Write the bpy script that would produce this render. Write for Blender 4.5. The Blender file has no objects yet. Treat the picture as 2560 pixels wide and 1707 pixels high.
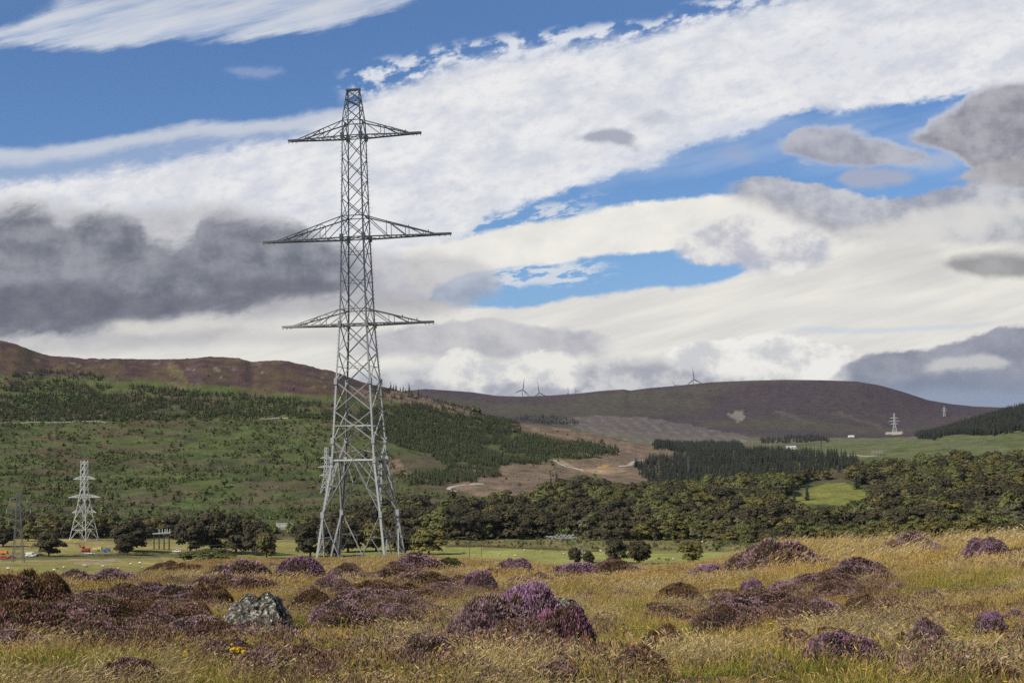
import bpy, bmesh, math, random
import numpy as np
from mathutils import Vector, Matrix, Quaternion

random.seed(7)
rng = np.random.default_rng(11)
SC = bpy.context.scene
COL = SC.collection
PI = math.pi

# ------------------------------------------------------------------ camera
F = 3500.0                       # focal length in photo pixels (photo 2560 x 1707)
PITCH = math.radians(4.32)
ROLL = math.radians(1.0)
X0 = np.array([1., 0, 0])
FW = np.array([0, math.cos(PITCH), math.sin(PITCH)])
U0 = np.array([0, -math.sin(PITCH), math.cos(PITCH)])
RT = math.cos(ROLL) * X0 - math.sin(ROLL) * U0
UP = math.cos(ROLL) * U0 + math.sin(ROLL) * X0

def ray(px, py):
    px = np.asarray(px, float); py = np.asarray(py, float)
    a = (px - 1280) / F; b = (853.5 - py) / F
    return a[..., None] * RT + b[..., None] * UP + FW

def proj(x, y, z):
    p = np.stack([np.asarray(x, float), np.asarray(y, float), np.asarray(z, float)], -1)
    c = p @ FW
    c = np.where(c < 1e-3, 1e-3, c)
    return 1280 + F * (p @ RT) / c, 853.5 - F * (p @ UP) / c

def phi_t(px, py):
    d = ray(px, py)
    return np.arctan2(d[..., 0], d[..., 1]), d[..., 2] / np.hypot(d[..., 0], d[..., 1])

cam_d = bpy.data.cameras.new('camera')
cam = bpy.data.objects.new('camera', cam_d)
COL.objects.link(cam)
cam_d.sensor_width = 36.0
cam_d.lens = 36.0 * F / 2560
cam_d.clip_start = 0.2
cam_d.clip_end = 40000
M = Matrix(((RT[0], UP[0], -FW[0], 0), (RT[1], UP[1], -FW[1], 0), (RT[2], UP[2], -FW[2], 0), (0, 0, 0, 1)))
cam.matrix_world = M
SC.camera = cam

# ------------------------------------------------------------------ noise
def vnoise(x, y, seed=0):
    xi = np.floor(x).astype(np.int64); yi = np.floor(y).astype(np.int64)
    xf = x - xi; yf = y - yi
    def h(a, b):
        n = (a * 374761393 + b * 668265263 + seed * 1442695041) & 0xFFFFFFFF
        n = ((n ^ (n >> 13)) * 1274126177) & 0xFFFFFFFF
        n = n ^ (n >> 16)
        return n / 4294967295.0
    u = xf * xf * (3 - 2 * xf); v = yf * yf * (3 - 2 * yf)
    return (h(xi, yi) * (1 - u) + h(xi + 1, yi) * u) * (1 - v) + (h(xi, yi + 1) * (1 - u) + h(xi + 1, yi + 1) * u) * v

def fbm(x, y, o=4, seed=0):
    s = 0; a = .5; n = 0
    for k in range(o):
        s = s + a * vnoise(x * 2 ** k + 17.3 * k, y * 2 ** k - 9.1 * k, seed + k); n += a; a *= .5
    return s / n          # 0..1

def sstep(a, b, x):
    t = np.clip((x - a) / (b - a + 1e-12), 0, 1)
    return t * t * (3 - 2 * t)

def pchip(x, y, q):
    x = np.asarray(x, float); y = np.asarray(y, float)
    h = np.diff(x); d = np.diff(y) / h
    m = np.zeros_like(y)
    for k in range(1, len(x) - 1):
        if d[k - 1] * d[k] > 0:
            w1 = 2 * h[k] + h[k - 1]; w2 = h[k] + 2 * h[k - 1]
            m[k] = (w1 + w2) / (w1 / d[k - 1] + w2 / d[k])
    m[0] = d[0]; m[-1] = d[-1]
    q = np.clip(q, x[0], x[-1])
    i = np.clip(np.searchsorted(x, q) - 1, 0, len(x) - 2)
    s = (q - x[i]) / h[i]
    return ((1 + 2 * s) * (1 - s) ** 2 * y[i] + s * (1 - s) ** 2 * h[i] * m[i] +
            s * s * (3 - 2 * s) * y[i + 1] + s * s * (s - 1) * h[i] * m[i + 1])

# ------------------------------------------------------------------ terrain
TR = [2, 10, 16, 25, 40, 65, 100, 135, 180, 300, 500, 655, 780, 926, 1000, 1200, 1400, 1600, 1800, 2000, 2250, 2700, 3500, 4300, 4800, 5500, 7000]
TT = {
 -250: [3500, 1700, 1590, 1520, 1480, 1462, 1455, 1452, 1458, 1480, 1450, 1405, 1384, 1352, 1343, 1285, 1225, 1160, 1085, 990, 820, 900, 980, 1000, 1000, 1000, 1040],
 0: [3500, 1700, 1590, 1520, 1480, 1462, 1455, 1455, 1462, 1486, 1450, 1405, 1384, 1350, 1342, 1285, 1225, 1160, 1085, 985, 860, 920, 990, 1000, 1000, 1000, 1040],
 250: [3500, 1700, 1595, 1530, 1490, 1468, 1458, 1456, 1462, 1486, 1450, 1405, 1384, 1350, 1341, 1280, 1220, 1155, 1085, 990, 900, 955, 1000, 1000, 1000, 1000, 1040],
 500: [3500, 1700, 1600, 1535, 1486, 1447, 1423, 1413, 1418, 1450, 1440, 1415, 1395, 1355, 1342, 1275, 1210, 1145, 1080, 990, 900, 955, 1000, 1000, 1000, 1000, 1040],
 780: [3500, 1700, 1600, 1535, 1483, 1442, 1420, 1412, 1436, 1455, 1430, 1415, 1395, 1358, 1342, 1275, 1205, 1140, 1075, 1000, 925, 960, 1010, 1010, 1000, 995, 1040],
 1000: [3500, 1700, 1600, 1535, 1480, 1438, 1414, 1404, 1432, 1450, 1425, 1408, 1388, 1356, 1338, 1282, 1215, 1160, 1100, 1040, 975, 1010, 1040, 1030, 1010, 985, 1030],
 1250: [3500, 1700, 1602, 1532, 1475, 1440, 1422, 1415, 1418, 1450, 1430, 1414, 1385, 1352, 1338, 1282, 1225, 1180, 1140, 1090, 1045, 1060, 1060, 1040, 1020, 990, 1030],
 1500: [3500, 1700, 1606, 1535, 1479, 1448, 1437, 1433, 1436, 1455, 1432, 1414, 1385, 1350, 1338, 1290, 1245, 1200, 1160, 1125, 1085, 1105, 1080, 1050, 1025, 978, 1020],
 1750: [3500, 1700, 1606, 1530, 1472, 1435, 1424, 1420, 1428, 1448, 1425, 1405, 1380, 1348, 1338, 1280, 1240, 1205, 1175, 1150, 1135, 1125, 1100, 1070, 1040, 957, 1000],
 2000: [3500, 1700, 1606, 1520, 1446, 1389, 1364, 1362, 1371, 1400, 1405, 1385, 1368, 1345, 1332, 1285, 1238, 1195, 1160, 1135, 1122, 1110, 1095, 1078, 1040, 950, 1000],
 2250: [3500, 1700, 1606, 1510, 1436, 1383, 1368, 1370, 1379, 1400, 1405, 1382, 1360, 1335, 1322, 1270, 1225, 1185, 1150, 1125, 1105, 1100, 1095, 1086, 1060, 976, 1010],
 2560: [3500, 1700, 1606, 1500, 1421, 1369, 1357, 1360, 1371, 1395, 1398, 1375, 1350, 1320, 1305, 1245, 1200, 1165, 1125, 1105, 1070, 1030, 1050, 1050, 1040, 1022, 1040],
 2850: [3500, 1700, 1606, 1500, 1416, 1363, 1350, 1354, 1365, 1390, 1395, 1370, 1340, 1300, 1285, 1225, 1180, 1140, 1100, 1075, 1030, 985, 1020, 1030, 1030, 1030, 1050],
}
pxs = sorted(TT)
lr = np.log(np.array(TR, float))
rows = np.concatenate([np.exp(np.linspace(math.log(2), math.log(170), 230)),
                       np.exp(np.linspace(math.log(170), math.log(930), 70))[1:],
                       np.exp(np.linspace(math.log(930), math.log(2700), 210))[1:],
                       np.exp(np.linspace(math.log(2700), math.log(6500), 110))[1:],
                       np.array([7000, 8000, 10000, 13000.])])
NR = len(rows)
PH0 = math.radians(25)
nf = 560
phf = np.linspace(-PH0, PH0, nf)
side = np.radians(np.array([27, 30, 34, 39, 45, 52, 60, 70, 82, 95, 110, 125, 140, 155, 168, 180.]))
PHI = np.concatenate([-side[::-1], phf, side])       # first and last meet behind the viewer
NP_ = len(PHI)

tcol = []
pcol = []
for px in pxs:
    ph, t = phi_t(np.full(len(TR), px), np.array(TT[px]))
    pcol.append(ph[14])
    # nearest nodes are given by eye height instead of pixel
    t = t.copy(); t[0] = -1.62 / 2; t[1] = -1.66 / 10
    tcol.append(pchip(lr, t, np.log(np.clip(rows, 2, 7000))))
tcol = np.array(tcol)            # (cols, rows)
pcol = np.array(pcol)
TG = np.zeros((NP_, NR))
for j in range(NR):
    TG[:, j] = pchip(pcol, tcol[:, j], np.clip(PHI, pcol[0], pcol[-1]))

def fix_ridge(pts, r0, r1, wlo, whi):
    """raise or lower a stretch so that its crest follows the given skyline"""
    p = np.array(pts, float)
    ph, t = phi_t(p[:, 0], p[:, 1])
    sel = (rows >= r0) & (rows <= r1)
    tgt = np.interp(PHI, ph, t)
    inside = sstep(ph[0] - .03, ph[0], PHI) * (1 - sstep(ph[-1], ph[-1] + .03, PHI)) if wlo is None else 1.0
    mx = TG[:, sel].max(1)
    c = math.sqrt(r0 * r1)
    w = np.exp(-(np.log(rows / c) / (math.log(r1 / r0) * .42)) ** 2)
    d = (tgt - mx) * inside
    for _ in range(3):
        mx = TG[:, sel].max(1)
        TG[:, :] += ((tgt - mx) * inside)[:, None] * w[None, :]

LEFT_RIDGE = [(-60, 845), (0, 853), (30, 858), (60, 869), (90, 880), (125, 891), (170, 893), (215, 898), (270, 898), (330, 898), (400, 899),
              (480, 898), (500, 894), (523, 893), (560, 893), (600, 897), (630, 905), (655, 904), (690, 901), (730, 906), (780, 918), (850, 934),
              (905, 955), (960, 968), (1020, 981), (1060, 990), (1120, 1008), (1180, 1025), (1240, 1048), (1330, 1062), (1420, 1072), (1500, 1087), (1560, 1100), (1620, 1113)]
FAR_RIDGE = [(1000, 978), (1062, 972), (1110, 975), (1180, 980), (1240, 989), (1300, 991), (1380, 988), (1450, 983), (1500, 977), (1560, 973), (1575, 976), (1620, 970),
             (1700, 963), (1780, 955), (1880, 951), (1960, 949), (2050, 950), (2140, 953), (2200, 963), (2260, 980), (2320, 1000), (2380, 1010), (2440, 1016), (2560, 1020), (2700, 1030)]

PG, RG = np.meshgrid(PHI, rows, indexing='ij')
XG = RG * np.sin(PG); YG = RG * np.cos(PG)
ZG = TG * RG
# real undulation: small hummocks near, rock and heath relief on the hills
near = sstep(5, 9, RG) * (1 - sstep(150, 300, RG))
und = (fbm(XG / 5.5, YG / 5.5, 3, 8) - .5) * .55 + (fbm(XG / 2.2, YG / 2.2, 3, 3) - .5) * .34 + (fbm(XG / .7, YG / .7, 2, 9) - .5) * .07
ZG += und * near * np.clip(RG / 14, .5, 1.0)
hillm = sstep(1000, 1300, RG)
ZG += hillm * ((fbm(XG / 90, YG / 90, 4, 5) - .5) * 10 + (fbm(XG / 22, YG / 22, 3, 6) - .5) * 4.0)
farm_ = sstep(3000, 4200, RG)
ZG += farm_ * ((fbm(XG / 420, YG / 420, 4, 15) - .5) * 26)
TG = ZG / RG
fix_ridge(FAR_RIDGE, 4900, 6200, None, None)
fix_ridge(LEFT_RIDGE, 1950, 2450, None, None)
ZG = TG * RG
crag = np.exp(-(np.log(RG / 2190) / .06) ** 2) * sstep(-.45, -.36, PG) * (1 - sstep(-.14, -.10, PG))
ZG += crag * (np.abs(fbm(XG / 16, YG / 16, 3, 19) - .5)) * 7

def H(x, y):
    x = np.asarray(x, float); y = np.asarray(y, float)
    ph = np.arctan2(x, y); r = np.hypot(x, y)
    i = np.clip(np.searchsorted(PHI, ph) - 1, 0, NP_ - 2)
    j = np.clip(np.searchsorted(rows, r) - 1, 0, NR - 2)
    u = np.clip((ph - PHI[i]) / (PHI[i + 1] - PHI[i]), 0, 1); v = np.clip((r - rows[j]) / (rows[j + 1] - rows[j]), 0, 1)
    return (ZG[i, j] * (1 - u) + ZG[i + 1, j] * u) * (1 - v) + (ZG[i, j + 1] * (1 - u) + ZG[i + 1, j + 1] * u) * v

def hit(px, py, rmin=4, rmax=9000):
    """where the sight line through a photo point first meets the ground between two distances"""
    d = ray(px, py); d = d / math.hypot(d[0], d[1])
    rr = np.exp(np.linspace(math.log(rmin), math.log(rmax), 4000))
    g = H(d[0] * rr, d[1] * rr) - d[2] * rr
    k = np.argmax(g > 0)
    if g[k] <= 0:
        k = int(np.argmax(g / rr))
    r = rr[k]
    return np.array([d[0] * r, d[1] * r, float(H(d[0] * r, d[1] * r))]), r

# ------------------------------------------------------------------ materials
def mat(name, col=(.5, .5, .5), rough=.8, metal=0.0, var=0.0, vscale=5.0, bump=0.0, bscale=20.0, attr=None, spec=None, objvar=0.0, trans=0.0, coord='Object'):
    m = bpy.data.materials.new(name); m.use_nodes = True
    nt = m.node_tree; N = nt.nodes; L = nt.links
    b = N['Principled BSDF']
    b.inputs['Roughness'].default_value = rough
    b.inputs['Metallic'].default_value = metal
    if spec is not None: b.inputs['Specular IOR Level'].default_value = spec
    src = None
    if attr:
        a = N.new('ShaderNodeAttribute'); a.attribute_name = attr; src = a.outputs['Color']
    else:
        c = N.new('ShaderNodeRGB'); c.outputs[0].default_value = (*col, 1); src = c.outputs[0]
    tc = N.new('ShaderNodeTexCoord')
    if var > 0:
        n = N.new('ShaderNodeTexNoise'); n.inputs['Scale'].default_value = vscale; n.inputs['Detail'].default_value = 6
        L.new(tc.outputs[coord], n.inputs['Vector'])
        mr = N.new('ShaderNodeMapRange'); mr.inputs[1].default_value = .25; mr.inputs[2].default_value = .75
        mr.inputs[3].default_value = 1 - var; mr.inputs[4].default_value = 1 + var
        L.new(n.outputs[0], mr.inputs[0])
        mx = N.new('ShaderNodeVectorMath'); mx.operation = 'SCALE'
        L.new(src, mx.inputs[0]); L.new(mr.outputs[0], mx.inputs['Scale']); src = mx.outputs[0]
    if objvar > 0:
        oi = N.new('ShaderNodeObjectInfo')
        mr = N.new('ShaderNodeMapRange'); mr.inputs[3].default_value = 1 - objvar; mr.inputs[4].default_value = 1 + objvar
        L.new(oi.outputs['Random'], mr.inputs[0])
        mx = N.new('ShaderNodeVectorMath'); mx.operation = 'SCALE'
        L.new(src, mx.inputs[0]); L.new(mr.outputs[0], mx.inputs['Scale']); src = mx.outputs[0]
    L.new(src, b.inputs['Base Color'])
    if bump > 0:
        n = N.new('ShaderNodeTexNoise'); n.inputs['Scale'].default_value = bscale; n.inputs['Detail'].default_value = 8
        L.new(tc.outputs[coord], n.inputs['Vector'])
        bp = N.new('ShaderNodeBump'); bp.inputs['Strength'].default_value = bump; bp.inputs['Distance'].default_value = 1.0 / bscale
        L.new(n.outputs[0], bp.inputs['Height']); L.new(bp.outputs[0], b.inputs['Normal'])
    if trans > 0:
        t = N.new('ShaderNodeBsdfTranslucent'); L.new(src, t.inputs[0])
        ms = N.new('ShaderNodeMixShader'); ms.inputs[0].default_value = trans
        L.new(b.outputs[0], ms.inputs[1]); L.new(t.outputs[0], ms.inputs[2])
        L.new(ms.outputs[0], N['Material Output'].inputs[0])
    return m

def fast_mesh(name, V, Fq, mats=(), cols=None, smooth=False, midx=None):
    """V (n,3), Fq list of faces or (m,k) array"""
    me = bpy.data.meshes.new(name)
    V = np.asarray(V, np.float32)
    if isinstance(Fq, np.ndarray):
        k = Fq.shape[1]; m = Fq.shape[0]
        me.vertices.add(len(V)); me.vertices.foreach_set('co', V.ravel())
        me.loops.add(m * k); me.loops.foreach_set('vertex_index', Fq.astype(np.int32).ravel())
        me.polygons.add(m); me.polygons.foreach_set('loop_start', np.arange(0, m * k, k, dtype=np.int32))
        try: me.polygons.foreach_set('loop_total', np.full(m, k, dtype=np.int32))
        except Exception: pass
    else:
        me.from_pydata([tuple(v) for v in V.tolist()], [], [tuple(f) for f in Fq])
    for mm in mats: me.materials.append(mm)
    if midx is not None: me.polygons.foreach_set('material_index', np.asarray(midx, np.int32))
    me.update(calc_edges=True)
    if smooth: me.polygons.foreach_set('use_smooth', np.ones(len(me.polygons), bool))
    if cols is not None:
        ca = me.color_attributes.new('tint', 'FLOAT_COLOR', 'POINT')
        c = np.ones((len(V), 4), np.float32); c[:, :3] = cols
        ca.data.foreach_set('color', c.ravel())
    return me

def link(name, me, parent=None):
    o = bpy.data.objects.new(name, me); COL.objects.link(o)
    if parent is not None: o.parent = parent
    return o

def tag(o, label=None, cat=None, group=None, kind=None):
    if label: o['label'] = label
    if cat: o['category'] = cat
    if group: o['group'] = group
    if kind: o['kind'] = kind
    return o

def empty(name, loc, rz=0.0, label=None, cat=None, group=None):
    o = bpy.data.objects.new(name, None); COL.objects.link(o)
    o.location = loc; o.rotation_euler = (0, 0, rz); o.empty_display_size = .5
    return tag(o, label, cat, group)

# mesh builder of bars and boxes
class MB:
    def __init__(s): s.v = []; s.f = []; s.m = []
    def add(s, vs, fs, mi=0):
        b = len(s.v); s.v += [tuple(map(float, v)) for v in vs]; s.f += [tuple(i + b for i in f) for f in fs]; s.m += [mi] * len(fs)
    def bar(s, a, b, w, h=None, mi=0, up=(0, 0, 1)):
        a = np.array(a, float); b = np.array(b, float); h = h or w
        d = b - a; n = np.linalg.norm(d)
        if n < 1e-6: return
        d /= n; u = np.array(up, float)
        if abs(d @ u) > .95: u = np.array([1., 0, 0]) if abs(d[0]) < .9 else np.array([0, 1., 0])
        x = np.cross(d, u); x /= np.linalg.norm(x); y = np.cross(x, d)
        x *= w / 2; y *= h / 2
        s.add([a - x - y, a + x - y, a + x + y, a - x + y, b - x - y, b + x - y, b + x + y, b - x + y],
              [(0, 3, 2, 1), (4, 5, 6, 7), (0, 1, 5, 4), (1, 2, 6, 5), (2, 3, 7, 6), (3, 0, 4, 7)], mi)
    def angle(s, a, b, w, t, inward, mi=0):
        """L-section steel angle: corner edge outward, opening towards `inward`"""
        a = np.array(a, float); b = np.array(b, float)
        d = b - a; n = np.linalg.norm(d)
        if n < 1e-6: return
        d /= n; i = np.array(inward, float); i -= d * (i @ d)
        if np.linalg.norm(i) < 1e-6: i = np.cross(d, [0, 0, 1.])
        i /= np.linalg.norm(i); j = np.cross(d, i)
        e1 = (i + j) / math.sqrt(2); e2 = (i - j) / math.sqrt(2)
        P = [0 * e1, w * e1, w * e1 + t * e2, t * e1 + t * e2, t * e1 + w * e2, w * e2]
        off = -i * w * .35
        vs = [a + p + off for p in P] + [b + p + off for p in P]
        fs = [(5, 4, 3, 2, 1, 0), (6, 7, 8, 9, 10, 11)] + [(k, (k + 1) % 6, 6 + (k + 1) % 6, 6 + k) for k in range(6)]
        s.add(vs, fs, mi)
    def box(s, lo, hi, mi=0):
        x0, y0, z0 = lo; x1, y1, z1 = hi
        s.add([(x0, y0, z0), (x1, y0, z0), (x1, y1, z0), (x0, y1, z0), (x0, y0, z1), (x1, y0, z1), (x1, y1, z1), (x0, y1, z1)],
              [(0, 3, 2, 1), (4, 5, 6, 7), (0, 1, 5, 4), (1, 2, 6, 5), (2, 3, 7, 6), (3, 0, 4, 7)], mi)
    def prism(s, poly, y0, y1, mi=0):
        """outline in x-z, swept along y"""
        n = len(poly)
        vs = [(x, y0, z) for x, z in poly] + [(x, y1, z) for x, z in poly]
        s.add(vs, [tuple(range(n)), tuple(range(2 * n - 1, n - 1, -1))] + [(k, n + k, n + (k + 1) % n, (k + 1) % n) for k in range(n)], mi)
    def cyl(s, a, b, r0, r1=None, n=10, mi=0, caps=True):
        a = np.array(a, float); b = np.array(b, float); r1 = r0 if r1 is None else r1
        d = b - a; d /= np.linalg.norm(d)
        u = np.array([0, 0, 1.]) if abs(d[2]) < .9 else np.array([1., 0, 0])
        x = np.cross(d, u); x /= np.linalg.norm(x); y = np.cross(d, x)
        vs = []
        for c, r in ((a, r0), (b, r1)):
            for k in range(n):
                t = 2 * PI * k / n; vs.append(c + r * (math.cos(t) * x + math.sin(t) * y))
        fs = [(k, (k + 1) % n, n + (k + 1) % n, n + k) for k in range(n)]
        if caps: fs += [tuple(range(n - 1, -1, -1)), tuple(range(n, 2 * n))]
        s.add(vs, fs, mi)
    def build(s, name, mats, parent=None, smooth=False):
        if not isinstance(mats, (list, tuple)): mats = [mats]
        me = fast_mesh(name, np.array(s.v), s.f, mats, smooth=smooth, midx=s.m)
        return link(name, me, parent)
    def mesh(s, name, mats):
        if not isinstance(mats, (list, tuple)): mats = [mats]
        return fast_mesh(name, np.array(s.v), s.f, mats, midx=s.m)

#@@TERRAIN
# ---- land cover colours (albedo) on the sheet
def in_poly(px, py, poly):
    ins = np.zeros(px.shape, bool); n = len(poly)
    for k in range(n):
        x1, y1 = poly[k]; x2, y2 = poly[(k + 1) % n]
        if y1 == y2: continue
        c = ((y1 > py) != (y2 > py)) & (px < (x2 - x1) * (py - y1) / (y2 - y1) + x1)
        ins ^= c
    return ins

PXG, PYG = proj(XG, YG, ZG)
wx = (fbm(XG / 60, YG / 60, 4, 21) - .5); wy = (fbm(XG / 60, YG / 60, 4, 27) - .5)
PXW = PXG + wx * 70; PYW = PYG + wy * 22
n1 = fbm(XG / 40, YG / 40, 5, 31); n2 = fbm(XG / 11, YG / 11, 4, 37); n3 = fbm(XG / 220, YG / 220, 4, 41)
ns = fbm(XG / 1.6, YG / 1.6, 4, 51); nb = fbm(XG / 7, YG / 9, 4, 53)
CG = np.zeros(XG.shape + (3,))
def A(*c): return np.array(c, float)
def mixc(c0, c1, f): return c0 * (1 - f[..., None]) + c1 * f[..., None]
def wash(c, f):
    global CG
    CG = CG * (1 - f[..., None]) + (c if isinstance(c, np.ndarray) and c.ndim == 3 else A(*c)) * f[..., None]

# foreground thatch
fg = mixc(A(.15, .105, .030) + 0 * CG, A(.065, .075, .016), sstep(.42, .62, nb))
fg = mixc(fg, A(.10, .055, .03), sstep(.55, .7, ns) * .7)
CG[:] = fg
# pasture
past = mixc(A(.21, .185, .052) + 0 * CG, A(.26, .205, .075), sstep(.4, .65, n1))
past = mixc(past, A(.13, .13, .045), sstep(.55, .75, n2) * .45)
wash(past, sstep(170, 260, RG))
brightf = in_poly(PXW, PYG, [(900, 1372), (1130, 1368), (1480, 1380), (2050, 1372), (2060, 1440), (900, 1440)]) & (RG < 960)
wash((.22, .23, .058), (brightf * .8) * sstep(300, 500, RG))
scrub = mixc(A(.16, .125, .05) + 0 * CG, A(.09, .085, .03), sstep(.45, .6, n2))
sc = in_poly(PXW, PYG + wy * 6, [(1110, 1334), (2400, 1334), (2400, 1372), (1620, 1378), (1480, 1376), (1110, 1368)]) & (RG > 500) & (RG < 1300)
wash(scrub, sc * .85)
# hillside: rough green heath mottled with brown
hs = mixc(A(.068, .084, .024) + 0 * CG, A(.080, .062, .034), sstep(.42, .62, n1))
hs = mixc(hs, A(.105, .085, .04), sstep(.60, .74, n2) * .7)
hs = mixc(hs, A(.035, .042, .018), sstep(.58, .72, fbm(XG / 25, YG / 25, 3, 77)) * .7)
wash(hs, sstep(955, 1010, RG) * 1.0)
# heathery upper hill
upper = in_poly(PXW, PYW, [(-400, 700), (1500, 700), (1500, 1080), (1180, 1040), (1000, 1000), (860, 985), (760, 985), (450, 955), (330, 948), (150, 935), (-400, 925)]) & (RG < 3000)
hc = mixc(A(.064, .038, .034) + 0 * CG, A(.078, .054, .032), sstep(.42, .6, n1))
hc = mixc(hc, A(.055, .034, .036), sstep(.55, .68, n3))
hc = mixc(hc, A(.20, .17, .15), sstep(.72, .80, n2) * .6)
wash(hc, upper * 1.0)
path = in_poly(PXW * .4 + PXG * .6, PYG, [(400, 905), (440, 912), (470, 950), (455, 985), (420, 975), (440, 945), (415, 920)]) & (RG < 3000) & (RG > 1500)
wash((.13, .11, .045), path * .6)
wash((.085, .11, .032), (in_poly(PXG, PYG, [(640, 1060), (1000, 1060), (1000, 1250), (0, 1260), (0, 1190), (400, 1150)]) & (RG < 2300) & (RG > 1000)) * .30 * sstep(.4, .6, n3))
# clear-felled ground, pinkish brown
cf = mixc(A(.175, .118, .080) + 0 * CG, A(.12, .085, .055), sstep(.42, .6, n2))
cf = mixc(cf, A(.24, .19, .14), sstep(.62, .75, ns * .4 + n2 * .6) * .6)
for poly in ([(1110, 1220), (1170, 1175), (1260, 1163), (1350, 1155), (1420, 1150), (1440, 1140), (1560, 1100), (1700, 1130), (1700, 1160), (1620, 1175), (1640, 1200), (1560, 1210), (1440, 1185), (1420, 1200), (1300, 1240), (1200, 1240)],
             [(860, 955), (940, 985), (1000, 975), (1120, 1010), (1240, 1045), (1330, 1060), (1420, 1070), (1560, 1100), (1660, 1140), (1560, 1140), (1480, 1108), (1300, 1075), (1180, 1040), (1040, 1015), (880, 985)],
             [(955, 1158), (1000, 1148), (1022, 1180), (1005, 1206), (955, 1208)]):
    f = in_poly(PXG + wx * 22, PYG + wy * 8, poly) & (RG > 1150) & (RG < 2600)
    wash(cf, f * .9)
# valley beyond and the far moor
val = mixc(A(.10, .105, .050) + 0 * CG, A(.12, .095, .06), sstep(.4, .62, n3))
wash(val, sstep(2450, 2800, RG))
moor = mixc(A(.052, .037, .037) + 0 * CG, A(.060, .050, .034), sstep(.40, .62, fbm(XG / 500, YG / 260, 4, 61)))
moor = mixc(moor, A(.045, .030, .036), sstep(.5, .68, fbm(XG / 260, YG / 500, 4, 62)) * .8)
wash(moor, sstep(3300, 3900, RG))
# felled stripes on the lower slope of the far hill
st = in_poly(PXG, PYG + wy * 10, [(1400, 1050), (1440, 1040), (1540, 1040), (1640, 1048), (1760, 1068), (1860, 1088), (1900, 1104), (1760, 1112), (1640, 1112), (1560, 1100), (1480, 1082)]) & (RG > 2800)
sw = .5 + .5 * np.sin((PXG * .62 - PYG * 1.0) / 3.2 + 7 * n3 + 3 * n1)
wash(mixc(A(.125, .10, .085) + 0 * CG, A(.19, .16, .14), sstep(.5, .98, sw) * sstep(.35, .6, n1)), st * .62)
wash((.105, .115, .048), ((in_poly(PXG, PYG, [(2000, 1115), (2180, 1092), (2350, 1088), (2900, 1060), (2900, 1170), (2300, 1150), (2100, 1140)]) & (RG > 1500) & (RG < 3200)) * .8) * sstep(.2, .5, n1))
for poly, c in (([(1818, 1030), (1832, 1036), (1838, 1028), (1856, 1028), (1862, 1040), (1858, 1052), (1846, 1055), (1836, 1048), (1824, 1042)], (.165, .14, .115)),
                ([(1920, 1023), (1960, 1028), (2000, 1046), (2030, 1058), (2020, 1060), (1975, 1043), (1935, 1028)], (.080, .064, .054)),
                ([(2060, 1025), (2110, 1035), (2170, 1053), (2210, 1066), (2200, 1070), (2150, 1054), (2090, 1036)], (.078, .062, .052))):
    f = in_poly(PXG + wx * 6, PYG + wy * 3, poly) & (RG > 3000)
    wash(c, f * .9)
# sandy quarry scars, pad of the far pylon
for poly, c in (([(1495, 1165), (1520, 1163), (1532, 1172), (1518, 1178), (1498, 1176)], (.42, .24, .07)),
                ([(1380, 1150), (1400, 1148), (1440, 1168), (1500, 1180), (1500, 1184), (1440, 1172)], (.30, .22, .14)),
                ([(1450, 1172), (1540, 1166), (1570, 1176), (1520, 1186), (1460, 1180)], (.24, .17, .10)),
                ([(2215, 1079), (2255, 1079), (2258, 1086), (2215, 1086)], (.40, .35, .25)),
                ([(1790, 1140), (2060, 1130), (2150, 1135), (2180, 1145), (1990, 1152)], (.14, .12, .06))):
    f = in_poly(PXG, PYG, poly) & (RG > 1200)
    wash(c, f * .9)
# bright knoll among the woods
kn = in_poly(PXG + wx * 10, PYG, [(1965, 1240), (2020, 1222), (2060, 1208), (2110, 1206), (2150, 1222), (2180, 1245), (2150, 1262), (2000, 1258)]) & (RG > 1050) & (RG < 1800)
wash((.16, .16, .036), kn * .9)
# bare earth strip by the left field
wash((.30, .24, .15), (in_poly(PXG, PYG + wy * 2, [(185, 1402), (240, 1400), (292, 1395), (290, 1402), (240, 1408), (190, 1410)]) & (RG > 450) & (RG < 950)) * .8)
wash((.075, .08, .035), (in_poly(PXG, PYG + wy * 4, [(0, 1394), (150, 1388), (330, 1384), (470, 1382), (470, 1394), (300, 1396), (160, 1398), (0, 1402)]) & (RG > 450) & (RG < 950)) * .75)

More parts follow.
